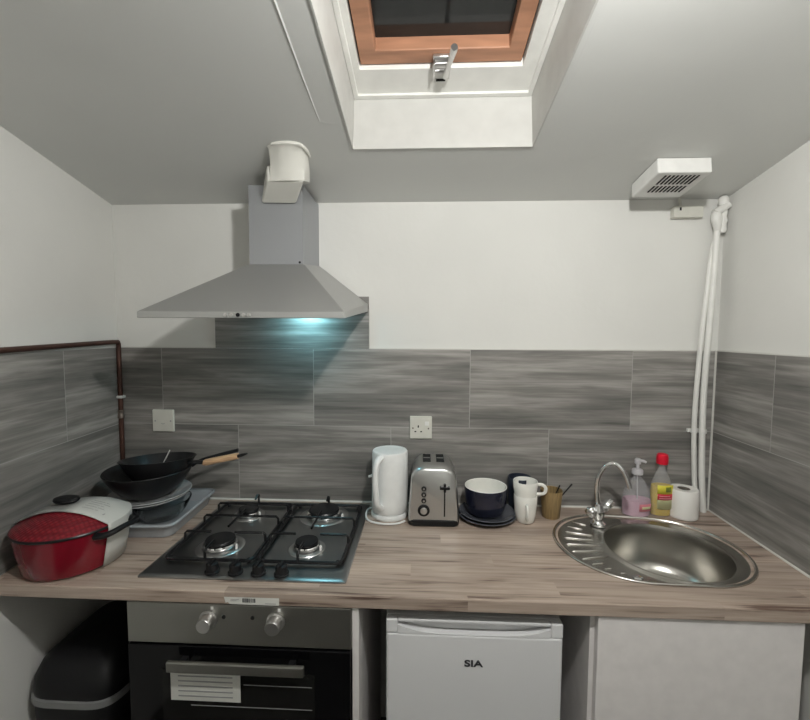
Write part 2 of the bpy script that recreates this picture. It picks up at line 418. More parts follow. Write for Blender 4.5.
# espagnolette latch on the sash
def cbox(bm, x0, x1, y0, y1, o0, o1):
    return hexa(bm, [cp(x0, y1, o0), cp(x1, y1, o0), cp(x1, y0, o0), cp(x0, y0, o0), cp(x0, y1, o1), cp(x1, y1, o1), cp(x1, y0, o1), cp(x0, y0, o1)])
bm = B(); cbox(bm, 1.256, 1.304, -.415, -.475, .160, .1695); cbox(bm, 1.256, 1.262, -.418, -.470, .142, .160); cbox(bm, 1.296, 1.303, -.418, -.470, .142, .160)
tube(bm, [cp(1.258, -.440, .149), cp(1.302, -.440, .149)], .006, 10); tube(bm, [cp(1.258, -.462, .152), cp(1.302, -.462, .152)], .004, 10)
latch = obj('latch_plate', bm, M['alu'], win, bevel=.0015)
bm = B(); tube(bm, [cp(1.290, -.430, .142), cp(1.292, -.46, .130), cp(1.298, -.505, .118), cp(1.304, -.548, .110), cp(1.305, -.560, .108)], [.008, .006, .0065, .009, .0085], 10, smooth=4)
obj('latch_lever', bm, M['alu'], latch)
bm = B(); cbox(bm, 1.266, 1.292, -.392, -.400, .1585, .1602)
obj('keep_slot', bm, M['darkhole'], win, smooth=False)

# filled plaster ridge beside the shaft
bm = B(); tube(bm, [cp(.960, -1.3, .001), cp(.957, -.9, .001), cp(.955, -.60, .001), cp(.956, -.455, .001), cp(1.005, -.440, .001)], [.0035, .0035, .003, .0022, .0015], 6, flat=.8)
struct('trim_1', bm, M['ceiling'])
bm = B(); tube(bm, [cp(WX1 + .012, -.75, .001), cp(WX1 + .016, -.62, .0015), cp(WX1 + .010, -.50, .001), cp(WX1 + .014, -.40, .001)], [.003, .006, .004, .002], 6, smooth=3, flat=.4)
tube(bm, [cp(1.015, -.326, .001), cp(1.2, -.322, .001), cp(1.35, -.325, .001), cp(1.555, -.322, .001)], [.003, .004, .003, .004], 6, smooth=3, flat=.4)
struct('trim_2', bm, M['ceiling'])

# tiles
TT = .009
struct('trim_3', bx(XL, XR, -TT, 0, .866, 1.501), M['tile_back'], smooth=False)
struct('trim_4', bx(.428, 1.028, -TT, 0, 1.502, 1.70), M['tile_hood'], smooth=False)
def side_tiles(name, fx, th, m):
    bm = B(); y0, y1 = -TT, -2.0
    hexa(bm, [(fx(y1), y1, .866), (fx(y1) + th, y1, .866), (fx(y0) + th, y0, .866), (fx(y0), y0, .866),
              (fx(y1), y1, 1.501), (fx(y1) + th, y1, 1.501), (fx(y0) + th, y0, 1.501), (fx(y0), y0, 1.501)])
    struct(name, bm, m, smooth=False)
side_tiles('trim_5', xl, TT, M['tile_left']); side_tiles('trim_6', xr, -TT, M['tile_right'])
# white grout along the tile tops and the silicone bead round the worktop
bm = B(); box(bm, XL + .04, .4275, -.0085, 0, 1.501, 1.505); box(bm, 1.0285, XR - .01, -.0085, 0, 1.501, 1.505)
hexa(bm, [(xr(-2) - .0085, -2, 1.501), (xr(-2), -2, 1.501), (xr(-.01), -.01, 1.501), (xr(-.01) - .0085, -.01, 1.501),
          (xr(-2) - .0085, -2, 1.505), (xr(-2), -2, 1.505), (xr(-.01), -.01, 1.505), (xr(-.01) - .0085, -.01, 1.505)])
box(bm, 1.0285, 1.031, -.0085, 0, 1.505, 1.66)
struct('trim_7', bm, M['sealant'], smooth=False)
bm = B(); tube(bm, [(XL + .02, -TT - .002, .9005), (XR - .011, -TT - .002, .9005), (xr(-WD) - TT - .002, -WD, .9005)], .005, 8)
tube(bm, [(XR - .012, -.012, .905), (XR - .012, -.012, 1.50)], .0035, 8)
struct('trim_8', bm, M['sealant'])

# ------------------------------------------------------------------ worktop with the hole for the sink
SC0, SR0, SC1, SR1 = Vector((1.873, -.291)), .2135, Vector((2.010, -.299)), .210
BC, BR = Vector((1.984, -.318)), .170
def sink_r(a, grow=0.0):
    d = Vector((cos(a), sin(a))); best = 0
    for k in range(21):
        t = k / 20; c = SC0.lerp(SC1, t) - BC; r = SR0 + (SR1 - SR0) * t + grow
        bq = d.dot(c); disc = bq * bq - (c.dot(c) - r * r)
        if disc > 0: best = max(best, bq + sqrt(disc))
    return best
NS = 96
bm = B()
outer = [(xl(-.010) + TT, -TT - .0005), (xr(-.010) - TT, -TT - .0005), (xr(-WD) - TT - .0, -WD), (xl(-WD) + TT, -WD)]
outer = [(outer[0][0] + .0005, outer[0][1]), (outer[1][0] - .0005, outer[1][1]), (outer[2][0] - .0005, outer[2][1]), (outer[3][0] + .0005, outer[3][1])]
vo = [bm.verts.new((x, y, WT)) for x, y in outer]
hole = []
for i in range(NS):
    a = 2 * pi * i / NS; r = sink_r(a, -.018); hole.append((BC.x + r * cos(a), BC.y + r * sin(a)))
vh = [bm.verts.new((x, y, WT)) for x, y in hole]
es = [bm.edges.new((vo[i], vo[(i + 1) % 4])) for i in range(4)] + [bm.edges.new((vh[i], vh[(i + 1) % NS])) for i in range(NS)]
bmesh.ops.triangle_fill(bm, use_beauty=True, use_dissolve=False, edges=es)
top = bm.faces[:]
r = bmesh.ops.extrude_face_region(bm, geom=top)
bmesh.ops.translate(bm, vec=(0, 0, -WTH), verts=[v for v in r['geom'] if isinstance(v, bmesh.types.BMVert)])
wt = obj('worktop', bm, M['worktop'], smooth=False, bevel=.003)
tag(wt, 'wood-effect laminate worktop running wall to wall', 'worktop')
# barcode sticker left on the worktop's front edge
st = thing('barcode_sticker', 'torn white barcode sticker on the worktop front edge above the oven', 'sticker', (.80, -WD - .0004, .876))
yy = -WD - .0004
bm = B(); prism(bm, [(.731, yy, .8865), (.735, yy, .871), (.741, yy, .8735), (.746, yy, .868), (.752, yy, .8675), (.874, yy, .8675), (.874, yy, .887)], (0, -.0003, 0))
obj('paper', bm, M['paper'], st, smooth=False)
bm = B(); x = .779
while x < .812:
    w = random.choice([.0012, .002, .003]); box(bm, x, x + w, yy - .0007, yy - .0003, .8735, .884); x += w + random.choice([.001, .0018])
obj('barcode', bm, M['print_dark'], st, smooth=False)
for q in ((.838, .866, .871, .8725), (.748, .770, .880, .8812), (.748, .764, .8765, .8777)):
    obj('printed_line', bx(q[0], q[1], yy - .0007, yy - .0003, q[2], q[3]), M['print_grey'], st, smooth=False)

# ------------------------------------------------------------------ sink
sk = thing('kitchen_sink', 'round stainless steel inset sink with ridged drainer on its left', 'sink', (1.93, -.28, WT))
rings = []
def sring(f, z): rings.append([(BC.x + f(2 * pi * i / NS) * cos(2 * pi * i / NS), BC.y + f(2 * pi * i / NS) * sin(2 * pi * i / NS), z) for i in range(NS)])
sring(lambda a: sink_r(a), WT + .0003); sring(lambda a: sink_r(a) - .002, WT + .0045); sring(lambda a: sink_r(a) - .007, WT + .0058)
sring(lambda a: sink_r(a) - .009, WT + .0045); sring(lambda a: sink_r(a) - .011, WT - .001)
sring(lambda a: max(sink_r(a) - .040, (sink_r(a) - .011) * .5 + .5 * (BR + .010)) if sink_r(a) > .235 else (sink_r(a) - .012), WT - .002)
sring(lambda a: min(BR + .024, sink_r(a) - .013), WT - .002)
sring(lambda a: min(BR + .012, sink_r(a) - .014), WT - .001); sring(lambda a: min(BR + .007, sink_r(a) - .0155), WT + .0035); sring(lambda a: BR + .001, WT + .0035)
for r_, z_ in ((.168, -.006), (.166, -.03), (.163, -.08), (.158, -.115), (.148, -.138), (.132, -.150), (.10, -.156), (.05, -.160), (.045, -.166), (.02, -.168)):
    sring(lambda a: r_, WT + z_)
bm = loft(B(), rings, cap0=False)
so = obj('basin', bm, M['sinksteel'], sk, angle=60)
so.data.materials[0] = M['sinksteel']
md = so.modifiers.new('thick', 'SOLIDIFY'); md.thickness = .0012; md.offset = -1
for (xa, ya, xb, yb) in ((1.764, -.135, 1.806, -.160), (1.737, -.172, 1.782, -.193), (1.717, -.210, 1.798, -.235), (1.700, -.252, 1.790, -.268), (1.692, -.294, 1.788, -.300),
                        (1.695, -.338, 1.790, -.332), (1.710, -.380, 1.795, -.360), (1.728, -.408, 1.760, -.402), (1.752, -.432, 1.772, -.428), (1.785, -.452, 1.800, -.450)):
    p0 = Vector((xa, ya, WT - .0022)); p1 = Vector((xb, yb, WT - .0022))
    obj('drainer_ridge', tube(B(), [p0, p0.lerp(p1, .08) + Vector((0, 0, .001)), p0.lerp(p1, .92) + Vector((0, 0, .001)), p1], [.001, .0034, .0034, .001], 10), M['sinksteel'], sk)
bm = lathe(B(), (BC.x, BC.y, WT - .1655), [(.042, 0), (.040, .003), (.030, .0015), (.012, .001), (.010, .006), (0, .007)], 32)
obj('waste_strainer', bm, M['chrome'], sk)
bm = lathe(B(), (1.824, -.471, WT - .0015), [(.013, 0), (.013, .003), (.009, .005), (0, .005)], 20)
obj('overflow_plug', bm, M['chrome'], sk)

# tap
tp = thing('mixer_tap', 'chrome swan-neck mixer tap at the back of the sink', 'tap', (1.847, -.155, WT))
c = Vector((1.847, -.155, WT))
bm = lathe(B(), c + Vector((0, 0, .0005)), [(.0, 0), (.026, 0), (.026, .006), (.018, .012), (.015, .022), (.019, .032), (.022, .045), (.020, .058), (.014, .066), (.013, .075), (0, .075)], 32)
tube(bm, [c + Vector((-.028, -.004, .052)), c + Vector((.030, .004, .058))], .012, 16)
obj('tap_body', bm, M['chrome'], tp)
bm = tube(B(), [c + Vector(p) for p in ((0, 0, .07), (-.008, -.002, .13), (-.004, -.006, .175), (.016, -.014, .214), (.040, -.026, .224), (.064, -.040, .198), (.080, -.050, .150))], [.0095, .0085, .0080, .0080, .0080, .008, .0085], 16, smooth=8)
obj('spout', bm, M['chrome'], tp)
def crosshead(a, d, r, L, name):
    d = Vector(d).normalized(); a = Vector(a)
    bm = lathe(B(), a, [(0, 0), (.010, 0), (.010, .006), (r * .8, .010), (r, .014), (r, L - .006), (r * .75, L), (0, L)], 28, axis=d)
    # fluting: pull every other column in
    for v in bm.verts:
        w = v.co - a; h = w.dot(d); rad = w - d * h
        if rad.length > r * .7 and h > .009:
            ang = math.atan2(rad.dot(d.orthogonal().normalized()), rad.dot(d.cross(d.orthogonal()).normalized()))
            v.co -= rad * (.10 * (1 + cos(ang * 7)))
    obj(name, bm, M['chrome'], tp, angle=60)
crosshead(c + Vector((-.016, -.006, .050)), (-.75, -.6, .1), .019, .034, 'tap_handle')
crosshead(c + Vector((.020, .004, .056)), (.8, .35, .55), .016, .042, 'tap_handle')

# ------------------------------------------------------------------ gas hob
HX0, HX1, HY0, HY1 = .468, 1.0365, -.038, -.541
hb = thing('gas_hob', 'stainless steel four-burner gas hob set into the worktop', 'hob', (.75, -.29, WT))
HZ = WT + .0055
bm = B(); prof = [(0, WT + .0003), (0, HZ - .002), (.004, HZ), (.020, HZ)]
loops = []
for ins, z in prof:
    loops.append([(x, y, z) for x, y in rrect((HX0 + HX1) / 2, (HY0 + HY1) / 2, HX1 - HX0 - 2 * ins, HY0 - HY1 - 2 * ins, .006, 3)])
loft(bm, loops)
obj('hob_plate', bm, M['hobsteel'], hb)
BUR = [((.618, -.378), .046, 'medium'), ((.612, -.158), .036, 'small'), ((.884, -.148), .056, 'large'), ((.886, -.376), .036, 'small')]
for (x, y), r, s in BUR:
    c = (x, y, HZ)
    bm = lathe(B(), c, [(r * 1.55, 0), (r * 1.5, .002), (r * 1.18, .003), (r * 1.12, .001)], 40)
    p = obj('burner', bm, M['alu'], hb)
    bm = lathe(B(), c, [(r * 1.0, .0005), (r * 1.0, .010), (r * 1.08, .013), (r * 1.02, .016), (r * .8, .017), (0, .017)], 40)
    obj('burner_ring', bm, M['chrome'], p)
    bm = lathe(B(), c, [(r * .80, .017), (r * .94, .018), (r * .97, .022), (r * .92, .026), (r * .5, .0275), (0, .0275)], 40)
    obj('burner_cap', bm, M['black'], p)
    bm = lathe(B(), (x + r * 1.25, y - r * .35, HZ), [(.004, 0), (.004, .014), (.0025, .018), (0, .018)], 12)
    obj('igniter', bm, M['plastic_white'], p)
def grate(x0, x1, cx, cyf, cyb):
    r = .0042; zl = HZ + .009; zt = HZ + .038; yf, yb = -.468, -.082
    bm = B()
    fr = [(x, y, zl) for x, y in rrect((x0 + x1) / 2, (yf + yb) / 2, x1 - x0, yb - yf, .018, 4)]
    tube(bm, fr + [fr[0], fr[1]], r * 1.25, 8, caps=False)
    for (x, y) in ((x0 + .012, yf + .012), (x1 - .012, yf + .012), (x0 + .012, yb - .012), (x1 - .012, yb - .012)):
        tube(bm, [(x, y, HZ + .0005), (x, y, zl)], .006, 8)
    def finger(p, q, back=False):
        p = Vector(p); q = Vector(q); d = (q - p).normalized()
        zz = zt
        tube(bm, [p + Vector((0, 0, zl)), p + Vector((0, 0, zz - .006)), p + d * .006 + Vector((0, 0, zz)), q + Vector((0, 0, zz))], r * .95, 8)
    def full(y):
        tube(bm, [(x0, y, zl), (x0, y, zt - .007), (x0 + .007, y, zt), (x1 - .007, y, zt), (x1, y, zt - .007), (x1, y, zl)], r * .95, 8)
    ym = -.248
    full(ym)
    # stubs beside the front burner, and beside the back one
    finger((x0, -.362, 0), (cx - .038, -.362, 0)); finger((x1, -.362, 0), (cx + .038, -.362, 0))
    finger((x0, -.150, 0), (cx - .050, -.150, 0)); finger((x1, -.150, 0), (cx + .050, -.150, 0))
    finger((cx, yf, 0), (cx, -.415, 0))
    tube(bm, [(cx, yb, zl), (cx, yb, zt + .006), (cx, yb - .014, zt + .010), (cx, yb - .03, zt)], r, 8)
    tube(bm, [(cx, ym, zt), (cx, -.200, zt)], r * .95, 8); tube(bm, [(cx, ym, zt), (cx, -.325, zt)], r * .95, 8)
    obj('pan_support', bm, M['black'], hb)
grate(.498, .752, .618, -.378, -.158); grate(.768, 1.010, .886, -.376, -.148)
for x, y in ((.662, -.512), (.727, -.5125), (.791, -.513), (.855, -.5135)):
    bm = lathe(B(), (x, y, HZ + .0003), [(0, 0), (.020, 0), (.020, .004), (.0165, .006), (.0155, .024), (.013, .026), (0, .026)], 28)
    box(bm, x - .0035, x + .0035, y - .0155, y + .0155, HZ + .022, HZ + .031)
    obj('control_knob', bm, M['black_plastic'], hb)
# sheen screws of the plate: printed burner marks left of knobs

# ------------------------------------------------------------------ cooker hood
hd = thing('cooker_hood', 'stainless steel pyramid chimney cooker hood above the gas hob', 'cooker hood', (.735, 0, 1.62))
HL, HR, HF = .452, 1.024, -.48
yb_ = -.0095
# the hood hangs with its front a little low
A = [(HL, HF, 1.6005), (HR, HF, 1.6005), (HR, yb_, 1.643), (HL, yb_, 1.643)]
Bt = [(HL, HF, 1.618), (HR, HF, 1.618), (HR, yb_, 1.672), (HL, yb_, 1.672)]
CHX0, CHX1, CHF = .655, .836, -.21
Tt = [(CHX0 - .004, CHF - .004, 1.788), (CHX1 + .004, CHF - .004, 1.788), (CHX1 + .004, yb_, 1.815), (CHX0 - .004, yb_, 1.815)]
bm = B(); Vs = [[bm.verts.new(p) for p in L] for L in (A, Bt, Tt)]
for a, b in zip(Vs, Vs[1:]):
    for i in range(4): bm.faces.new((a[i], a[(i + 1) % 4], b[(i + 1) % 4], b[i]))
bm.faces.new(Vs[2])
# lower return lip and recessed underside
lip = [bm.verts.new((x + (.012 if x < .7 else -.012), y + (.012 if y < -.2 else -.004), z + .0005)) for x, y, z in A]
up = [bm.verts.new((v.co.x, v.co.y, v.co.z + .012)) for v in lip]
for i in range(4):
    j = (i + 1) % 4
    bm.faces.new((Vs[0][i], Vs[0][j], lip[j], lip[i])); bm.faces.new((lip[i], lip[j], up[j], up[i]))
bm.faces.new(up)
obj('canopy', bm, M['hoodsteel'], hd, smooth=False, bevel=.0015)
# chimney, open at the top
bm = B(); t = .0015
ztop = 2.046
o_ = [(CHX0, CHF), (CHX1, CHF), (CHX1, yb_ + .009), (CHX0, yb_ + .009)]; i_ = [(CHX0 + t, CHF + t), (CHX1 - t, CHF + t), (CHX1 - t, yb_ + .0075), (CHX0 + t, yb_ + .0075)]
loft(bm, [[(x, y, 1.786) for x, y in i_], [(x, y, 1.786) for x, y in o_], [(x, y, ztop) for x, y in o_], [(x, y, ztop) for x, y in i_], [(x, y, 1.80) for x, y in i_]], cap0=False, cap1=True)
obj('chimney', bm, M['chimsteel'], hd, smooth=False)
def hz(y, o=0): return 1.6005 + (y - HF) * (1.643 - 1.6005) / (yb_ - HF) + .0125 - o
for x0, x1 in ((HL + .03, .733), (.741, HR - .03)):
    bm = B(); hexa(bm, [(x0, HF + .10, hz(HF + .10, .004)), (x1, HF + .10, hz(HF + .10, .004)), (x1, -.10, hz(-.10, .004)), (x0, -.10, hz(-.10, .004)),
                        (x0, HF + .10, hz(HF + .10, .0005)), (x1, HF + .10, hz(HF + .10, .0005)), (x1, -.10, hz(-.10, .0005)), (x0, -.10, hz(-.10, .0005))])
    obj('grease_filter', bm, M['alu'], hd, smooth=False)
bm = lathe(B(), (.800, -.080, hz(-.080, .007)), [(0, 0), (.027, 0), (.030, .004), (.030, .0066), (0, .0066)], 28)
obj('hood_lamp', bm, M['led'], hd)
bm = lathe(B(), (.60, -.080, hz(-.080, .007)), [(0, 0), (.027, 0), (.030, .004), (.030, .0066), (0, .0066)], 28)
obj('unlit_hood_lamp', bm, M['plastic_white'], hd)
for k, x in enumerate((.700, .716, .734, .750, .764)):
    bm = lathe(B(), (x, HF - .0002, 1.609), [(.0055, 0), (.0055, .0015), (.0045, .003), (0, .003)], 18, axis=(0, -1, 0))
    obj('hood_button', bm, M['black_plastic'] if k == 2 else M['alu'], hd)
bm = lathe(B(), (CHX1 - .012, CHF - .0002, 1.795), [(.004, 0), (.0035, .002), (0, .0025)], 12, axis=(0, -1, 0)); obj('screw', bm, M['black'], hd)

# white plastic duct elbow from the chimney to the ceiling
dk = thing('extractor_duct', 'white plastic duct elbow between the hood chimney and the ceiling', 'duct', (.78, -.27, 2.0))
# lower square socket, turned slightly
bot = [Vector((.700, -.2145, 1.986)), Vector((.815, -.2145, 1.983)), Vector((.867, -.300, 2.023)), Vector((.752, -.300, 2.026))]
topq = [Vector((.715, -.2145, cz(-.2145) - .001)), Vector((.845, -.2145, cz(-.2145) - .001)), Vector((.872, -.300, 2.066)), Vector((.752, -.300, 2.074))]
bm = B(); vb = [bm.verts.new(p) for p in bot]; vt = [bm.verts.new(p) for p in topq]
bm.faces.new(vb); bm.faces.new(vt[::-1])
for i in range(4): bm.faces.new((vb[i], vb[(i + 1) % 4], vt[(i + 1) % 4], vt[i]))
obj('duct_socket', bm, M['ductwhite'], dk, smooth=False, bevel=.006, seg=3)
bm = B(); loops = []
for s in range(7):
    a = s / 6 * pi / 2
    yc = -.296 - .068 * (1 - cos(a)) * 1.0; zc = 2.026 + .078 * sin(a)
    # sections from the socket's lower front edge curving up into the ceiling
    yb2 = -.222 - .050 * (s / 6); zb = min(cz(yb2) - .001, 2.045 + .012 * s)
    yf2 = yc - .004; zf = min(zc, cz(yf2) - .0008)
    wx0 = .757 + .020 * (s / 6); wx1 = .873 + .008 * (s / 6)
    bul = .018 * sin(pi * (s + .8) / 7.6)
    loops.append([(wx0 + .010, yb2, zb), (wx0 - .002, (yb2 + yf2) / 2, (zb + zf) / 2), (wx0 + .004, yf2 - bul * .2, zf), (wx0 + .03, yf2 - bul, zf - bul * .2), ((wx0 + wx1) / 2, yf2 - bul * 1.6, zf - bul * .3), (wx1 - .03, yf2 - bul, zf - bul * .2), (wx1 - .004, yf2 - bul * .2, zf), (wx1 + .002, (yb2 + yf2) / 2, (zb + zf) / 2), (wx1 - .010, yb2, zb)])
loft(bm, loops)
bb = obj('duct_elbow', bm, M['ductwhite'], dk, angle=55)
bm = B(); cc = [cp(.776, -.350, -.0015), cp(.80, -.366, -.0015), cp(.840, -.371, -.0015), cp(.872, -.362, -.0015), cp(.884, -.335, -.0015), cp(.886, -.30, -.0015)]
tube(bm, cc, [.003, .0065, .0065, .0065, .006, .003], 8, smooth=4)
obj('filler_bead', bm, M['ductwhite'], dk)

# ------------------------------------------------------------------ extractor fan, junction box, pipes on the right
vf = thing('extractor_fan', 'white square extractor fan with louvres on the sloping ceiling', 'extractor fan', cp(2.016, -.19))
vx0, vx1, vy0, vy1, vd = 1.937, 2.096, -.112, -.268, .048
bm = hexa(B(), [cp(vx0, vy1, -vd), cp(vx1, vy1, -vd), cp(vx1, vy0, -vd), cp(vx0, vy0, -vd), cp(vx0, vy1, -.001), cp(vx1, vy1, -.001), cp(vx1, vy0, -.001), cp(vx0, vy0, -.001)])
obj('fan_case', bm, M['plastic_white'], vf, smooth=False, bevel=.004)
for yA, yB in ((-.252, -.200), (-.188, -.150)):
    bm = B(); x = vx0 + .030
    while x < vx1 - .030:
        hexa(bm, [cp(x, yA, -vd - .0012), cp(x + .0055, yA, -vd - .0012), cp(x + .0055, yB, -vd - .0012), cp(x, yB, -vd - .0012),
                  cp(x, yA, -vd + .0005), cp(x + .0055, yA, -vd + .0005), cp(x + .0055, yB, -vd + .0005), cp(x, yB, -vd + .0005)]); x += .0122
    obj('louvre_slots', bm, M['darkhole'], vf, smooth=False)
jb = thing('junction_box', 'small white electrical junction box on the wall under the extractor fan', 'junction box', (2.185, -.0, 2.0))
bm = bx(2.133, 2.236, -.026, -.0002, 1.982, 2.022); obj('box_lid', bm, M['plastic_cream'], jb, smooth=False, bevel=.003)
bm = B(); tube(bm, [(2.160, -.014, 2.022), (2.160, -.013, 2.035), (2.158, -.012, 2.0525)], .0045, 8)
obj('cable', bm, M['plastic_cream'], jb)
bm = B(); box(bm, 2.152, 2.158, -.0268, -.026, 2.006, 2.017); obj('entry_mark', bm, M['darkhole'], jb, smooth=False)

pp = thing('water_pipe', 'two painted white pipes rising beside the right corner to a valve', 'pipes', (2.27, -.03, .90))
bm = tube(B(), [(2.284, -.030, 1.975), (2.282, -.030, 1.90), (2.279, -.030, 1.75), (2.271, -.030, 1.553), (2.265, -.030, 1.322), (2.271, -.030, 1.08), (2.283, -.032, .902)], .0105, 14, smooth=5)
obj('pipe', bm, M['white_gloss'], pp)
bm = tube(B(), [(2.300, -.020, 1.97), (2.276, -.020, 1.86), (2.262, -.022, 1.70), (2.248, -.024, 1.50), (2.239, -.026, 1.247), (2.246, -.028, 1.06), (2.258, -.030, .902)], .0085, 14, smooth=5)
obj('pipe', bm, M['white_gloss'], pp)
bm = B(); tube(bm, [(2.282, -.032, 1.935), (2.279, -.034, 1.955), (2.276, -.034, 1.975), (2.275, -.034, 1.992), (2.277, -.034, 2.004)], [.011, .015, .018, .016, .008], 14)
tube(bm, [(2.270, -.034, 1.992), (2.313, -.036, 2.022)], [.016, .013], 14)
lathe(bm, (2.300, -.03, 1.925), [(.0, 0), (.010, 0), (.014, .008), (.012, .03), (.016, .04), (.012, .055), (.014, .075), (.012, .095), (.017, .105), (.016, .120), (.010, .128), (0, .128)], 16)
obj('stop_valve', bm, M['white_gloss'], pp)
bm = B(); box(bm, 2.222, 2.284, -.0195, -TT - .0003, 1.200, 1.212)
lathe(bm, (2.2395, -.026, 1.199), [(.0090, 0), (.0115, 0), (.0115, .014), (.0090, .014)], 16, closed=True); lathe(bm, (2.268, -.030, 1.199), [(.011, 0), (.0135, 0), (.0135, .014), (.011, .014)], 16, closed=True)
obj('pipe_clip', bm, M['plastic_white'], pp)

# copper pipe on the left
cq = thing('copper_pipe', 'tarnished brown copper pipe along the left tile top and down the corner', 'pipe', (.045, -.02, .905))
def lp(y, z): return (xl(y) + TT + .010, y, z)
bm = tube(B(), [lp(-2.0, 1.488), lp(-1.2, 1.497), lp(-.6, 1.508), lp(-.30, 1.516), lp(-.06, 1.523), (.050, -.028, 1.523), (.047, -.021, 1.515), (.046, -.020, 1.49), (.046, -.020, 1.30), (.046, -.021, 1.10), (.047, -.021, .901)], .0085, 14, smooth=1)
obj('pipe', bm, M['copper'], cq)
bm = lathe(B(), (.046, -.0205, 1.222), [(.009, 0), (.0118, .002), (.0118, .012), (.0105, .015), (.0105, .026), (.0118, .030), (.009, .034)], 16); obj('compression_joint', bm, mat('dull_brass', (.16, .13, .11), .4, .6), cq)
bm = bx(.030, .060, -.032, -TT - .0003, 1.302, 1.312); obj('pipe_clip', bm, M['plastic_white'], cq, bevel=.002)

# ------------------------------------------------------------------ wall plates
sp_ = thing('wall_socket', 'single white power socket on the tiles above the toaster', 'socket', (1.2285, -TT, 1.2015))
bm = bx(1.1865, 1.2710, -TT - .010, -TT - .0002, 1.158, 1.245); obj('faceplate', bm, M['plastic_cream'], sp_, smooth=False, bevel=.003, seg=3)
def hole_(x, z, r, p, m='darkhole'):
    bm = lathe(B(), (x, -TT - .0099, z), [(r, 0), (r, .0006), (0, .0006)], 16, axis=(0, -1, 0)); return obj('screw', bm, M[m], p)
hole_(1.1985, 1.199, .0032, sp_, 'card_core'); hole_(1.2580, 1.198, .0032, sp_, 'card_core')
bm = B()
box(bm, 1.2165, 1.2215, -TT - .0106, -TT - .0099, 1.201, 1.210); box(bm, 1.2045, 1.2115, -TT - .0106, -TT - .0099, 1.1835, 1.1880); box(bm, 1.2265, 1.2335, -TT - .0106, -TT - .0099, 1.1835, 1.1880)
obj('pin_slots', bm, M['darkhole'], sp_, smooth=False)
bm = bx(1.2440, 1.2590, -TT - .0125, -TT - .0099, 1.2095, 1.2250); obj('rocker_switch', bm, M['plastic_white'], sp_, smooth=False, bevel=.001)
s2 = thing('blank_plate', 'blank square white wall plate on the tiles above the black pans', 'wall plate', (.214, -TT, 1.214))
bm = bx(.171, .2565, -TT - .010, -TT - .0002, 1.170, 1.2575); obj('faceplate', bm, M['plastic_cream'], s2, smooth=False, bevel=.003, seg=3)
hole_(.183, 1.213, .003, s2, 'grey_plastic'); hole_(.245, 1.213, .003, s2, 'grey_plastic')
bm = tube(B(), [(.207, -TT - .0105, 1.204), (.214, -TT - .0108, 1.201), (.221, -TT - .0105, 1.203)], .0012, 6); obj('outlet_cover', bm, M['grey_plastic'], s2)

# ------------------------------------------------------------------ kettle
kc = Vector((1.118, -.112, WT))
kt = thing('electric_kettle', 'tall white plastic kettle on its round base beside the toaster', 'kettle', kc)
bm = lathe(B(), kc + Vector((0, 0, .0003)), [(0, 0), (.066, 0), (.068, .003), (.068, .012), (.065, .017), (.055, .019), (0, .019)], 44); obj('power_base', bm, M['plastic_white2'], kt)
bm = lathe(B(), kc, [(0, .0195), (.061, .0195), (.0645, .024), (.066, .05), (.0655, .12), (.0645, .19), (.0645, .227), (.0635, .231)], 44)
for v in bm.verts:      # small pouring lip at the back right
    w = v.co - kc
    if w.z > .17:
        a = math.atan2(w.y, w.x); f = max(0, cos(a - radians(75))) ** 20
        v.co += Vector((cos(radians(75)), sin(radians(75)), 0)) * f * .016 * (w.z - .17) / .05
obj('kettle_body', bm, M['plastic_white2'], kt)
bm = lathe(B(), kc, [(.0635, .2305), (.0635, .236), (.061, .2395), (.056, .240), (.0545, .2385), (.030, .240), (0, .2405)], 44); obj('kettle_lid', bm, M['plastic_white2'], kt)
hd_ = Vector((-.42, -.907, 0)).normalized()
def kp(r, z): return kc + hd_ * r + Vector((0, 0, z))
bm = tube(B(), [kp(.052, .226), kp(.078, .224), kp(.096, .205), kp(.101, .16), kp(.098, .11), kp(.088, .068), kp(.064, .048)], [.013, .012, .0105, .0105, .011, .012, .013], 14, smooth=6, flat=.8, up=(hd_.x, hd_.y, .2)); obj('kettle_handle', bm, M['plastic_white2'], kt)
bm = lathe(B(), kp(.055, .062) + Vector((.020, 0, 0)), [(.010, .005), (.010, .0125), (.008, .0135), (0, .0135)], 20, axis=(-.1, -1, 0)); obj('badge', bm, M['print_red'], kt)
bm = tube(B(), [kc + Vector((-.058, -.015, .15)), kc + Vector((-.076, -.018, .145))], [.006, .004], 8); obj('power_switch', bm, M['plastic_white2'], kt)
bm = tube(B(), [kc + Vector(p) for p in ((-.050, .045, .006), (-.070, .04, .006), (-.085, .02, .005), (-.0835, -.03, .005), (-.066, -.069, .005), (-.02, -.089, .005), (.03, -.085, .005), (.058, -.062, .005))], .0035, 8, smooth=5); obj('power_cord', bm, M['plastic_white2'], kt)

# ------------------------------------------------------------------ toaster
to = thing('toaster', 'brushed steel two-slice toaster between the kettle and the bowl', 'toaster', (1.274, -.11, WT))
tx, ty0, ty1 = 1.2755, -.200, -.018
def tprof(w0, w1, h, r):
    pts = [(-w0 / 2, .018), (w0 / 2, .018), (w0 / 2, .05)]
    for i in range(9):
        a = radians(90 * i / 8); pts.append((w1 / 2 - r + r * cos(a), h - r + r * sin(a)))
    for i in range(9):
        a = radians(90 + 90 * i / 8); pts.append((-w1 / 2 + r + r * cos(a), h - r + r * sin(a)))
    pts.append((-w0 / 2, .05)); return pts
loops = []
for y, k, dz in ((ty0, .93, -.012), (ty0 + .004, .965, -.006), (ty0 + .012, 1, 0), (ty0 + .03, 1, 0), (ty1 - .03, .97, -.0), (ty1 - .008, .95, -.004), (ty1, .88, -.016)):
    loops.append([(tx + x * k, y, WT + z + (dz if z > .1 else 0)) for x, z in tprof(.174, .158, .206, .050)])
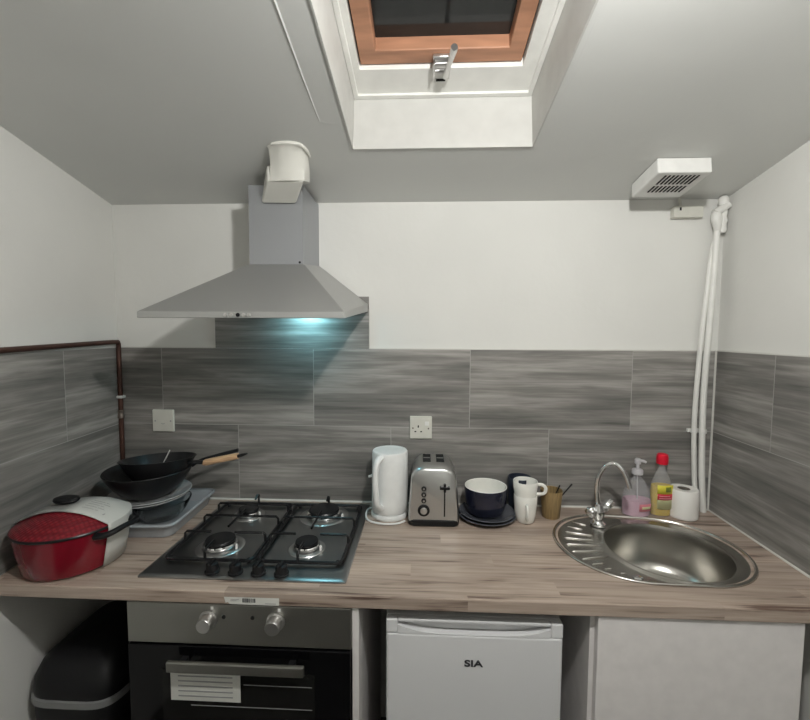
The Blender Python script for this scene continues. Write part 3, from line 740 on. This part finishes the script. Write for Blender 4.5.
bm = loft(B(), loops); obj('toaster_body', bm, M['steel'], to, angle=50)
bm = B(); loops = []
for ins, z in ((.004, .0003), (0, .004), (0, .020), (.004, .023)):
    loops.append([(x, y, WT + z) for x, y in rrect(tx, (ty0 + ty1) / 2 - .001, .176 - 2 * ins, ty1 - ty0 + .008 - 2 * ins, .022, 5)])
loft(bm, loops); obj('toaster_base', bm, M['black_plastic'], to)
for x0, x1 in ((-.038, -.010), (.010, .038)):
    bm = bx(tx + x0, tx + x1, -.138, -.045, WT + .2000, WT + .2068); sl = obj('bread_slot', bm, M['darkhole'], to, smooth=False)
    obj('slot_divider', bx(tx + x0 + .002, tx + x1 - .002, -.096, -.088, WT + .2068, WT + .2078), M['alu'], sl, smooth=False)
bm = bx(tx + .0345, tx + .0395, ty0 - .0008, ty0 + .0004, WT + .035, WT + .148); obj('lever_slot', bm, M['black_plastic'], to, smooth=False)
bm = B(); box(bm, tx + .020, tx + .054, ty0 - .016, ty0 - .001, WT + .134, WT + .143); box(bm, tx + .033, tx + .041, ty0 - .014, ty0 - .001, WT + .124, WT + .153); obj('lever', bm, M['black_plastic'], to, smooth=False, bevel=.002)
for z in (.132, .111, .090):
    bm = lathe(B(), (tx - .034, ty0 - .0002, WT + z), [(.0085, 0), (.0085, .003), (.006, .005), (0, .005)], 20, axis=(0, -1, 0)); b_ = obj('button', bm, M['black_plastic'], to)
    bm = lathe(B(), (tx - .034, ty0 - .0052, WT + z), [(.0035, 0), (.0035, .0006), (0, .0006)], 12, axis=(0, -1, 0)); obj('button_centre', bm, M['alu'], b_)
bm = lathe(B(), (tx - .034, ty0 - .0002, WT + .056), [(.0205, 0), (.0205, .003), (.0185, .0045), (0, .0045)], 32, axis=(0, -1, 0)); dl = obj('dial_ring', bm, M['black_plastic'], to)
bm = lathe(B(), (tx - .034, ty0 - .0002, WT + .056), [(.0120, .001), (.0115, .008), (.010, .009), (0, .009)], 32, axis=(0, -1, 0)); obj('browning_dial', bm, M['alu'], dl)

# ------------------------------------------------------------------ plates, bowl, mugs, cup
pc = Vector((1.468, -.120, WT))
def plate(name, c, r, m, label, cat, group=None, rim=.016):
    bm = lathe(B(), c, [(0, .0003), (r * .55, .0003), (r * .62, .002), (r * .92, rim * .75), (r, rim), (r + .0008, rim + .0015), (r - .001, rim + .003), (r * .9, rim * .75 + .004), (r * .62, .0055), (0, .005)], 56)
    o = obj(name, bm, m, origin=c); return tag(o, label, cat, group)
plate('dinner_plate', pc, .102, M['greyplate'], 'dark grey plate under the navy bowl, lower of the two', 'plate', 'grey plates under the navy bowl')
plate('dinner_plate', pc + Vector((.001, .001, .0095)), .099, M['greyplate'], 'dark grey plate directly under the navy bowl, upper of the two', 'plate', 'grey plates under the navy bowl')
bc = pc + Vector((-.004, .004, .0148))
bw = thing('cereal_bowl', 'deep navy bowl with a white inside standing on grey plates', 'bowl', bc)
bm = lathe(B(), bc, [(0, .0006), (.045, .0006), (.052, .002), (.063, .011), (.0715, .034), (.0750, .064), (.0758, .100), (.0753, .1015)], 56); obj('bowl_outside', bm, M['navy'], bw)
bm = lathe(B(), bc, [(.0753, .1015), (.0738, .1030), (.0714, .1015), (.0700, .062), (.066, .036), (.056, .016), (.040, .008), (0, .0065)], 56); obj('bowl_inside', bm, M['ceramic_white'], bw)

def mug(c, r, h, m, label, name, hdl=None, group=None, cat='mug', taper=.78, hz0=.3, hz1=.8):
    c = Vector(c); t = thing(name, label, cat, c, group)
    bm = lathe(B(), c, [(0, .0004), (r * taper * .9, .0004), (r * taper, .003), (r * (taper + .12), h * .3), (r * .98, h * .7), (r, h - .002), (r - .001, h), (r - .0035, h - .001), (r - .004, h * .7), (r * (taper + .12) - .004, h * .3), (r * taper - .004, .006), (0, .005)], 40)
    obj('cup_body', bm, m, t)
    if hdl is not None:
        d = Vector((cos(hdl), sin(hdl), 0)); rr = r * .95
        pts = [c + d * (rr - .002) + Vector((0, 0, h * hz1)), c + d * (rr + .016) + Vector((0, 0, h * hz1 + .001)), c + d * (rr + .028) + Vector((0, 0, h * (hz0 + hz1) / 2 + .006)), c + d * (rr + .022) + Vector((0, 0, h * hz0 + .004)), c + d * (rr - .004) + Vector((0, 0, h * hz0))]
        bm = tube(B(), pts, .0045, 10, smooth=5, flat=1.3); obj('handle', bm, m, t)
    return t
mug((1.601, -.138, WT), .0405, .096, M['ceramic_white'], 'white mug on the worktop with another white mug stacked in it', 'mug', radians(-97), 'stacked white mugs', hz0=.28, hz1=.72)
mug((1.600, -.136, WT + .063), .0425, .082, M['ceramic_white'], 'white mug nested in the top of another, handle to the right', 'mug', radians(-12), 'stacked white mugs', taper=.72, hz0=.45, hz1=.86)
mug((1.597, -.060, WT), .043, .132, M['navy2'], 'dark slate blue tumbler standing behind the stacked white mugs', 'tumbler', None, None, 'tumbler', taper=.85)
cu = Vector((1.703, -.098, WT))
ct = thing('bamboo_cup', 'brown bamboo cup holding two dark spoons by the sink', 'cup', cu)
bm = lathe(B(), cu, [(0, .0004), (.030, .0004), (.031, .002), (.0385, .098), (.038, .100), (.0355, .099), (.029, .006), (0, .005)], 40); obj('cup_body', bm, M['bamboo'], ct)
for k, (p, q, lab) in enumerate((((-.012, .008, .012), (.034, .012, .112), 'dark teaspoon handle leaning right in the bamboo cup, the upright one'), ((-.018, -.006, .012), (.072, -.002, .122), 'dark teaspoon handle leaning far right over the bamboo cup rim'))):
    a = cu + Vector(p); b = cu + Vector(q); t = thing('teaspoon', lab, 'spoon', a, 'spoons in the bamboo cup')
    bm = tube(B(), [a.lerp(b, .0), a.lerp(b, .3), a.lerp(b, .8), b], [.003, .0025, .0035, .0045], 8, flat=.5); obj('spoon_handle', bm, M['black_plastic'], t)

# ------------------------------------------------------------------ bottles and roll
sc_ = Vector((2.021, -.066, WT))
sb = thing('soap_bottle', 'clear pump bottle with pink soap beside the tap', 'bottle', sc_)
bm = lathe(B(), sc_, [(0, .0004), (.044, .0004), (.050, .004), (.052, .03), (.051, .06), (.046, .09), (.036, .115), (.024, .133), (.015, .142), (.014, .152), (.012, .152), (.012, .141), (.022, .130), (.034, .112), (.044, .089), (.049, .06), (.050, .03), (.048, .005), (0, .003)], 40, sy=.66)
obj('bottle_body', bm, M['pet'], sb)
bm = lathe(B(), sc_, [(0, .0034), (.0465, .0054), (.0485, .02), (.0490, .045), (.0478, .061), (0, .061)], 40, sy=.64); obj('pink_soap', bm, M['pinkliq'], sb)
bm = lathe(B(), sc_, [(.015, .1525), (.0185, .153), (.0185, .168), (.0165, .171), (.006, .172), (.0055, .190), (.010, .191), (.011, .206), (.008, .210), (0, .210)], 24)
tube(bm, [sc_ + Vector((0, 0, .203)), sc_ + Vector((.016, -.008, .203)), sc_ + Vector((.024, -.012, .199))], [.006, .005, .004], 10); obj('pump_head', bm, M['pump'], sb)
bm = tube(B(), [sc_ + Vector((0, 0, .150)), sc_ + Vector((.004, 0, .02))], .0025, 8); obj('dip_tube', bm, M['pump'], sb)
def label_patch(c, sx, sy, r, a0, a1, z0, z1, name, m, par, g=.0010):
    bm = B(); n = 14; V = []
    for z in (z0, z1):
        V.append([bm.verts.new((c.x + (r + g) * sx * cos(a0 + (a1 - a0) * i / n), c.y + (r + g) * sy * sin(a0 + (a1 - a0) * i / n), c.z + z)) for i in range(n + 1)])
    for i in range(n): bm.faces.new((V[0][i], V[0][i + 1], V[1][i + 1], V[1][i]))
    o = obj(name, bm, m, par); md = o.modifiers.new('t', 'SOLIDIFY'); md.thickness = .0005; md.offset = 0; return o
label_patch(sc_, 1, .66, .0518, radians(-96), radians(-38), .026, .052, 'soap_label', M['label_pink'], sb, .0013)
label_patch(sc_, 1, .66, .0518, radians(-86), radians(-48), .034, .043, 'label_stripe', M['label_cream'], sb, .0022)
dc = Vector((2.111, -.060, WT))
db = thing('detergent_bottle', 'red-capped bottle of yellow washing-up liquid beside the toilet roll', 'bottle', dc)
P_ = [(0, .0004), (.034, .0004), (.038, .004), (.0385, .05), (.0385, .095), (.036, .118), (.027, .142), (.017, .163), (.0125, .178), (.012, .190)]
bm = lathe(B(), dc, P_ + [(r - .0016 if r > .002 else 0, z + .0 if z > .01 else .003) for r, z in P_[::-1]], 40, sy=.68); obj('bottle_body', bm, M['pet'], db)
bm = lathe(B(), dc, [(0, .0034), (.0345, .0045), (.0362, .05), (.0362, .095), (.0345, .112), (0, .112)], 40, sy=.66); obj('yellow_liquid', bm, M['yelliq'], db)
bm = lathe(B(), dc, [(.0125, .1905), (.0185, .191), (.0195, .196), (.0195, .218), (.017, .226), (.010, .229), (0, .229)], 28); obj('red_cap', bm, M['redcap'], db)
lab = label_patch(dc, 1, .68, .0386, radians(-128), radians(-32), .030, .118, 'bottle_label', M['label_cream'], db, .0012)
label_patch(dc, 1, .68, .0386, radians(-128), radians(-32), .086, .118, 'yellow_panel', M['label_yellow'], lab, .0020)
label_patch(dc, 1, .68, .0386, radians(-126), radians(-34), .064, .086, 'red_band', M['print_red'], lab, .0020)
label_patch(dc, 1, .68, .0386, radians(-88), radians(-58), .094, .112, 'green_emblem', M['print_green'], lab, .0028)
label_patch(dc, 1, .68, .0386, radians(-118), radians(-64), .076, .080, 'lettering_line', M['label_pink'], lab, .0028)
label_patch(dc, 1, .68, .0386, radians(-118), radians(-54), .068, .072, 'lettering_line', M['label_pink'], lab, .0028)
rc = Vector((2.187, -.068, WT))
rl = thing('toilet_roll', 'white paper roll standing on end by the white pipes', 'paper roll', rc)
bm = lathe(B(), rc, [(.020, .0004), (.0455, .0004), (.048, .003), (.0485, .050), (.048, .101), (.0455, .104), (.0215, .104), (.020, .103)], 44, closed=True); obj('paper_layers', bm, M['tissue'], rl)
bm = lathe(B(), rc, [(.0199, .0004), (.0199, .1035), (.0185, .1035), (.0185, .0004)], 32, closed=True); obj('card_core', bm, M['card_core'], rl)

# ------------------------------------------------------------------ drying tray, dishes and pans on the left
tr = Vector((.328, -.190, WT))
ty = thing('drying_tray', 'grey plastic tray on the worktop under the stacked dishes', 'tray', tr)
bm = B(); loops = []
W_, H_ = .212, .312
for ins, z in ((.022, .0004), (.012, .003), (.006, .030), (-.002, .050), (-.008, .044), (-.008, .047), (-.001, .046), (.010, .030), (.016, .006), (.05, .004)):
    loops.append([(x, y, WT + z) for x, y in rrect(tr.x - .002, tr.y, W_ - 2 * ins, H_ - 2 * ins, max(.035 - ins * .3, .02), 6)])
loft(bm, loops)
# turn the tray a few degrees
for v in bm.verts:
    w = v.co - tr; w.rotate(Matrix.Rotation(radians(3), 3, 'Z')); v.co = tr + w
obj('tray_body', bm, M['tray'], ty, angle=50)
g0 = Vector((.312, -.192, WT + .0046))
def glassbowl(c, r, h, name, label, group):
    bm = lathe(B(), c, [(0, .0003), (r * .5, .0003), (r * .62, .006), (r * .85, h * .5), (r, h - .003), (r, h), (r - .004, h - .001), (r * .83, h * .5), (r * .58, .010), (0, .006)], 48)
    return tag(obj(name, bm, M['glass'], origin=c), label, 'bowl', group)
glassbowl(g0, .096, .068, 'glass_bowl', 'clear glass bowl sitting in the grey tray, beneath the plates', None)
p0 = Vector((.268, -.19, WT + .0733))
PLT = [(0, .0005)]
def wplate(c, r, lab):
    bm = lathe(B(), c, [(0, .0003), (r * .55, .0003), (r * .62, .002), (r * .92, .011), (r, .0145), (r + .001, .0165), (r - .001, .018), (r * .9, .0145), (r * .62, .0055), (0, .005)], 56)
    tag(obj('dinner_plate', bm, mat_plate, origin=c), lab, 'plate', 'pale plates under the wok')
mat_plate = mat('pale_grey_china', (.42, .43, .43), .2, coat=.3)
wplate(p0, .128, 'pale plate on the glass bowl, lower of the two under the wok')
wplate(p0 + Vector((.004, .001, .0085)), .130, 'pale plate directly under the black wok, upper of the two')
# wok
wc = Vector((.276, -.20, WT + .0880))
wk = thing('wok', 'black wok on the pale plates with a frying pan lying in it', 'wok', wc)
R, H = .138, .096
bm = lathe(B(), wc, [(0, .0004), (.055, .0004), (.062, .004), (.090, .024), (.114, .050), (.130, .078), (.1365, H - .002), (.138, H), (.1365, H + .002), (.134, H), (.127, .078), (.111, .052), (.088, .028), (.060, .008), (0, .005)], 56); obj('wok_body', bm, M['black_matt'], wk)
hdir = Vector((.97, .24, 0)).normalized()
def wp(a, z, s=0): return wc + hdir * a + Vector((-hdir.y, hdir.x, 0)) * s + Vector((0, 0, z))
bm = tube(B(), [wp(.132, H - .008, .03), wp(.165, H + .012, .03), wp(.24, H + .030, .03), wp(.292, H + .042, .03)], [.008, .008, .010, .009], 12, smooth=4, flat=.7); obj('wok_handle', bm, M['black_plastic'], wk)
# frying pan with wooden handle, lying in the wok
fc = Vector((.314, -.203, WT + .1400))
fp = thing('frying_pan', 'black frying pan with wooden handle lying in the wok', 'pan', fc)
bm = lathe(B(), fc, [(0, 0), (.062, 0), (.070, .005), (.096, .045), (.1165, .080), (.119, .083), (.1165, .0835), (.094, .052), (.070, .012), (0, .006)], 56)
for v in bm.verts:
    w = v.co - fc; v.co.z += w.x * .04 - w.y * .11 * max(0, w.z / .083)
obj('pan_body', bm, M['black_matt'], fp)
fd = Vector((.985, .03, 0)).normalized(); 
def fpt(a, z, s=0): return fc + fd * a + Vector((0, s, z))
bm = tube(B(), [fpt(.104, .068), fpt(.13, .070), fpt(.165, .069)], [.011, .010, .012], 12, flat=.6)
lathe(bm, fpt(.094, .062), [(.006, 0), (.005, .004), (0, .005)], 12, axis=(-.8, 0, .6))
obj('handle_bracket', bm, M['black'], fp)
bm = tube(B(), [fpt(.158, .066), fpt(.166, .068), fpt(.20, .076), fpt(.268, .090), fpt(.280, .092)], [.010, .0145, .0140, .0140, .0125], 16, flat=.8); wh = obj('wooden_grip', bm, M['handlewood'], fp)
bm = tube(B(), [fpt(.280, .092), fpt(.295, .096), fpt(.312, .101)], [.009, .0085, .004], 12, flat=.7); obj('hanging_tip', bm, M['black'], fp)
for s in (-.018, .018):
    bm = lathe(B(), fc + Vector((.099, s, .066)), [(.006, 0), (.005, .003), (0, .004)], 14, axis=(-1, 0, .6)); obj('rivet', bm, M['alu'], fp)
sp1 = fc + Vector((-.032, -.03, .0035)); sp2 = fc + Vector((.008, .048, .052))
# the spoon rests inside the pan
t = thing('serving_spoon', 'silver spoon lying in the frying pan', 'spoon', fc + Vector((-.03, -.02, .008)))
a = fc + Vector((-.022, .000, .0095))
bm = lathe(B(), a, [(0, -.002), (.018, .000), (.026, .005), (.0262, .0058), (.018, .0015), (0, -.0005)], 24, sx=1.25); obj('spoon_bowl', bm, M['chrome'], t)
bm = tube(B(), [a + Vector((.024, .004, .005)), a + Vector((.020, .02, .035)), a + Vector((.022, .066, .082))], .003, 8, smooth=3); obj('spoon_handle', bm, M['chrome'], t)

# ------------------------------------------------------------------ red casserole
C0 = Vector((.230, -.464, WT)); RP = .136; RZ = .119
cs = thing('casserole_pot', 'red lidded casserole in a printed card sleeve at the worktop left end', 'casserole', C0)
bm = lathe(B(), C0, [(0, .0005), (.106, .0005), (.114, .004), (.119, .012), (.127, .060), (.1325, .100), (.134, RZ - .003)], 64); obj('pot_body', bm, M['red'], cs)
bm = lathe(B(), C0, [(.133, RZ - .004), (.1375, RZ - .003), (.1385, RZ + .001), (.1365, RZ + .004), (.130, RZ + .004)], 64); obj('pot_rim', bm, M['black'], cs)
def dome(r): return RZ + .004 + .040 * (1 - (min(r, RP) / RP) ** 2.2)
bm = lathe(B(), C0, [(RP - .001, RZ + .002)] + [(RP * k / 12, dome(RP * k / 12)) for k in range(12, -1, -1)], 64); obj('lid', bm, M['redlid'], cs)
bm = lathe(B(), C0 + Vector((-.022, .004, 0)), [(.014, dome(0) - .006), (.014, dome(0) + .005), (.032, dome(0) + .009), (.036, dome(0) + .013), (.034, dome(0) + .019), (.020, dome(0) + .023), (0, dome(0) + .024)], 32, sx=1.0, sy=.7); obj('lid_knob', bm, M['black_plastic'], cs)
ax = Vector((cos(radians(-8)), sin(radians(-8)), 0)); ay = Vector((-ax.y, ax.x, 0))
for sg in (1, -1):
    f_ = -.046 if sg == 1 else -.068
    pts = [C0 + ax * sg * (.126 if sg == 1 else .112) + ay * f_ + Vector((0, 0, RZ - .014)), C0 + ax * sg * .152 + ay * (f_ + .002) + Vector((0, 0, RZ - .010)), C0 + ax * sg * .166 + ay * (-.030) + Vector((0, 0, RZ - .005)), C0 + ax * sg * .170 + Vector((0, 0, RZ - .002)),
           C0 + ax * sg * .166 + ay * .035 + Vector((0, 0, RZ - .005)), C0 + ax * sg * .148 + ay * .062 + Vector((0, 0, RZ - .010)), C0 + ax * sg * .112 + ay * .068 + Vector((0, 0, RZ - .014))]
    if sg == -1: pts = [p + ax * .038 for p in pts]
    obj('pot_handle', tube(B(), pts, [.012, .0105, .010, .0095, .010, .0105, .012], 12, smooth=4, flat=.8), M['black_plastic'], cs)
# card sleeve wrapped over the pot from side to side
bm = B(); G = []
ax = Vector((cos(radians(3)), sin(radians(3)), 0)); ay = Vector((-ax.y, ax.x, 0))
sA, sB = -.046, .108
for i in range(13):
    s = sA + (sB - sA) * i / 12
    tm = sqrt((RP + .0035) ** 2 - s * s); row = []
    for z in (.006, .05, .085, RZ - .006):
        rr = .1195 + (RP + .0035 - .1195) * (z / RZ) + .002
        row.append(C0 - ax * sqrt(rr * rr - s * s) + ay * s + Vector((0, 0, z)))
    for k in range(15):
        tt = -tm + 2 * tm * k / 14; rad = hypot(tt, s)
        row.append(C0 + ax * tt + ay * s + Vector((0, 0, dome(rad) + .0045)))
    for z in (RZ - .006, .085, .05, .006):
        rr = .1195 + (RP + .0035 - .1195) * (z / RZ) + .002
        row.append(C0 + ax * sqrt(rr * rr - s * s) + ay * s + Vector((0, 0, z)))
    G.append([bm.verts.new(p) for p in row])
for a, b in zip(G, G[1:]):
    for k in range(len(a) - 1): bm.faces.new((a[k], a[k + 1], b[k + 1], b[k]))
sv = obj('card_sleeve', bm, M['sleeve'], cs, angle=50); md = sv.modifiers.new('t', 'SOLIDIFY'); md.thickness = .0012; md.offset = 0
# lines of small print on the sleeve
bm = B()
for j, s in enumerate((-.018, -.006, .006, .018, .030)):
    for (t0, t1) in (((.040, .072), (.076, .084 + .01 * (j % 2)))):
        tt = t0
        L0 = []
        n = 6
        for k in range(n + 1):
            q = t0 + (t1 - t0) * k / n; L0.append(C0 + ax * q + ay * s + Vector((0, 0, dome(hypot(q, s)) + .0056)))
        tube(bm, L0, .0008, 4, flat=.4)
lathe(bm, C0 + ax * .103 + ay * (-.022) + Vector((0, 0, dome(.105) + .0048)), [(.004, 0), (.004, .0006), (0, .0006)], 14)
obj('small_print', bm, M['print_grey'], sv)

# ------------------------------------------------------------------ under the counter: oven, fridge, cupboard, bin
oc = thing('oven_housing', 'white cabinet panels around the built-in oven', 'cabinet', (.765, -.3, 0))
obj('side_panel', bx(1.0595, 1.0765, -.578, -.03, .0, WT - WTH - .001), M['carcass'], oc, smooth=False, bevel=.001)
obj('side_panel', bx(.454, .470, -.560, -.03, .0, WT - WTH - .001), M['black_plastic'], oc, smooth=False)  # left panel coloured black for the black gap beside the oven
obj('base_panel', bx(.4705, 1.059, -.55, -.03, .09, .106), M['carcass'], oc, smooth=False)
ov = thing('built_in_oven', 'built-in oven with steel control panel and black glass door', 'oven', (.765, -.585, .108))
ob = bx(.478, 1.054, -.565, -.04, .108, .80); obj('oven_body', ob, M['black'], ov, smooth=False)
obj('control_panel', bx(.4735, 1.0585, -.588, -.5655, .757, .8650), M['ovensteel'], ov, smooth=False, bevel=.0015)
obj('oven_door', bx(.4755, 1.0570, -.592, -.5655, .150, .7535), M['black_gloss'], ov, smooth=False, bevel=.002)
for x in (.690, .865):
    bm = lathe(B(), (x, -.5882, .826), [(.024, 0), (.024, .004), (.020, .006), (.0195, .026), (.017, .030), (0, .030)], 32, axis=(0, -1, 0))
    kn = obj('oven_knob', bm, M['alu'], ov)
    bm = bx(x + (.006), x + .013, -.5888, -.5882, .852, .860); obj('dial_marking', bm, M['plastic_white'], ov, smooth=False)
for x in (.730, .805):
    bm = lathe(B(), (x, -.5882, .8335), [(.005, 0), (.005, .002), (0, .0025)], 16, axis=(0, -1, 0)); obj('indicator_light', bm, M['darkhole'], ov)
hdl = obj('door_handle', bx(.596, .946, -.626, -.615, .708, .735), M['ovensteel'], ov, smooth=False, bevel=.003)
for x in (.63, .91): obj('handle_post', bx(x - .008, x + .008, -.6145, -.5922, .714, .728), M['black_plastic'], hdl, smooth=False)
bm = bx(.565, .965, -.5932, -.5922, .24, .690); obj('door_window', bm, mat('oven_window', (.009, .009, .0085), .14, spec=.3), ov, smooth=False)
for z, xa in ((.655, .78), (.594, .64)): obj('shelf_line', bx(xa, .958, -.5938, -.5933, z, z + .0018), M['print_grey'], ov, smooth=False)
lb = obj('rating_sheet', bx(.588, .772, -.5946, -.5940, .608, .690), M['paper'], ov, smooth=False)
for k in range(5): obj('printed_line', bx(.608, .752, -.5952, -.5946, .619 + k * .0135, .6225 + k * .0135), M['print_grey'], lb, smooth=False)

fr = thing('mini_fridge', 'small white under-counter fridge between the oven and the cupboard', 'fridge', (1.37, -.3, 0))
FX0, FX1, FY = 1.146, 1.594, -.570
obj('fridge_body', bx(FX0 + .004, FX1 - .004, -.520, -.06, .02, .826), M['fridge'], fr, smooth=False, bevel=.004)
dr = obj('fridge_door', bx(FX0, FX1, FY, -.5205, .045, .793), M['fridge'], fr, smooth=False, bevel=.006, seg=3)
# grip along the door top: a scooped recess between two end blocks
obj('top_trim', bx(FX0, FX1, FY + .022, -.5205, .7935, .830), M['fridge'], fr, smooth=False, bevel=.003)
obj('end_block', bx(FX0, FX0 + .030, FY, FY + .0215, .7935, .830), M['fridge'], fr, smooth=False, bevel=.003)
obj('end_block', bx(FX1 - .030, FX1, FY, FY + .0215, .7935, .830), M['fridge'], fr, smooth=False, bevel=.003)
obj('top_rail', bx(FX0 + .0305, FX1 - .0305, FY + .002, FY + .0215, .822, .830), M['fridge'], fr, smooth=False, bevel=.002)
bm = B(); n = 24; V0, V1 = [], []
pts = []
for i in range(n + 1):
    u = i / n; x = FX0 + .0305 + (FX1 - FX0 - .061) * u
    pts.append((x, FY - .001, .7935 + .022 * (abs(2 * u - 1) ** 3.5)))
poly = pts + [(FX1 - .0305, FY - .001, .7925), (FX0 + .0305, FY - .001, .7925)]
prism(bm, [(x, FY, z) for x, y, z in pts[::-1]] + [(FX0 + .0305, FY, .7928), (FX1 - .0305, FY, .7928)], (0, .020, 0))
obj('grip_lip', bm, M['fridge'], fr, smooth=False)
# the maker's letters
cu_ = bpy.data.curves.new('t', 'FONT'); cu_.body = 'SIA'; cu_.size = .024; cu_.extrude = .0006; cu_.offset = .0006; cu_.align_x = 'CENTER'; cu_.align_y = 'CENTER'
to_ = bpy.data.objects.new('t', cu_); COL.objects.link(to_); bpy.context.view_layer.update()
me = bpy.data.meshes.new_from_object(to_.evaluated_get(bpy.context.evaluated_depsgraph_get()))
bpy.data.objects.remove(to_)
me.transform(Matrix.Translation((1.370, FY - .0009, .7185)) @ Matrix.Rotation(pi / 2, 4, 'X') @ Matrix.Diagonal((1.42, 1, 1, 1)))
link('brand_lettering', me, M['print_dark'], dr, smooth=False)

cb_ = thing('base_cupboard', 'white base cupboard under the sink with a plain door', 'cupboard', (1.92, -.3, 0))
CX0, CX1 = 1.664, 2.172
ZC = WT - WTH - .001
obj('side_panel', bx(CX0, CX0 + .016, -.558, -.03, 0, ZC), M['carcass'], cb_, smooth=False)
obj('side_panel', bx(CX1 - .016, CX1, -.558, -.03, 0, ZC), M['carcass'], cb_, smooth=False)
obj('base_panel', bx(CX0 + .0165, CX1 - .0165, -.555, -.03, .12, .136), M['carcass'], cb_, smooth=False)
obj('cupboard_door', bx(CX0 + .011, CX1 - .003, -.579, -.5585, .125, ZC - .002), M['carcass'], cb_, smooth=False, bevel=.0015)
obj('plinth', bx(CX0 + .0165, CX1 - .0165, -.52, -.505, 0, .1195), M['carcass'], cb_, smooth=False)

bn = thing('waste_bin', 'black plastic bin with a grey band, under the worktop left end', 'bin', (.22, -.33, 0))
def binloop(k, z, sh=0):
    out = []
    cx_, cy_ = .222, -.335
    for i in range(48):
        a = 2 * pi * i / 48; e = .42
        x = abs(cos(a)) ** e * (1 if cos(a) > 0 else -1); y = abs(sin(a)) ** e * (1 if sin(a) > 0 else -1)
        out.append((cx_ + .142 * k * x + sh, cy_ + .180 * k * y, z))
    return out
bm = loft(B(), [binloop(.82, .001), binloop(.84, .01), binloop(.97, .47), binloop(.975, .485)]); obj('bin_body', bm, M['black_plastic'], bn, angle=50)
bm = loft(B(), [binloop(.975, .4853), binloop(1.0, .487), binloop(1.0, .505), binloop(.975, .507)]); obj('rim_band', bm, M['greyband'], bn, angle=50)
bm = loft(B(), [binloop(.97, .5073), binloop(.98, .520), binloop(.95, .555), binloop(.86, .588), binloop(.66, .612), binloop(.35, .625), binloop(.05, .628)]); obj('bin_lid', bm, M['black_plastic'], bn, angle=50)

# ------------------------------------------------------------------ the room's ceiling lamp, above and behind the viewer's view
lx, ly, lz = 1.46, -1.29, 2.125
lm = thing('ceiling_lamp', 'bare bulb hanging from the sloping ceiling', 'lamp', (lx, ly, cz(ly)))
bm = lathe(B(), cp(lx, ly, -.001), [(0, 0), (.035, 0), (.033, -.012), (.012, -.020), (0, -.020)], 28); obj('ceiling_rose', bm, M['plastic_white'], lm)
bm = tube(B(), [(lx, ly, cz(ly) - .01), (lx, ly, lz + .06)], .003, 8); lathe(bm, (lx, ly, lz + .038), [(.0, 0), (.016, 0), (.017, .03), (.010, .042), (0, .042)], 20); obj('lamp_holder', bm, M['plastic_white'], lm)
bm = lathe(B(), (lx, ly, lz), [(0, -.036)] + [(.036 * cos(a), .036 * sin(a)) for a in [radians(x) for x in range(-75, 61, 15)]] + [(.014, .037), (0, .037)], 28); obj('bulb', bm, M['bulb'], lm)

# ------------------------------------------------------------------ world, camera, colour management
w = bpy.data.worlds.new('night'); SC.world = w; w.use_nodes = True
w.node_tree.nodes['Background'].inputs[0].default_value = (.02, .022, .03, 1); w.node_tree.nodes['Background'].inputs[1].default_value = .2

cam = bpy.data.cameras.new('camera'); co = bpy.data.objects.new('camera', cam); COL.objects.link(co)
yaw, pitch, roll, F = -.04425, -.0642, .0046, 412.6
fw = Vector((sin(yaw), cos(yaw), 0)); rt = Vector((cos(yaw), -sin(yaw), 0)); upv = Vector((0, 0, 1))
f2 = fw * cos(pitch) + upv * sin(pitch); u2 = upv * cos(pitch) - fw * sin(pitch)
r3 = rt * cos(roll) + u2 * sin(roll); u3 = u2 * cos(roll) - rt * sin(roll)
mw = Matrix((( r3.x, u3.x, -f2.x, 1.2360), (r3.y, u3.y, -f2.y, -1.5807), (r3.z, u3.z, -f2.z, 1.5609), (0, 0, 0, 1)))
co.matrix_world = mw
cam.sensor_fit = 'HORIZONTAL'; cam.sensor_width = 36; cam.lens = 36 * F / 810; cam.clip_start = .02
SC.camera = co
vs = SC.view_settings; vs.view_transform = 'Standard'; vs.look = 'None'; vs.gamma = 1; vs.use_curve_mapping = False; vs.exposure = 0.0
SC.cycles.use_denoising = True
SC.cycles.max_bounces = 10; SC.cycles.transmission_bounces = 10; SC.cycles.glossy_bounces = 5
SC.cycles.sample_clamp_indirect = 6
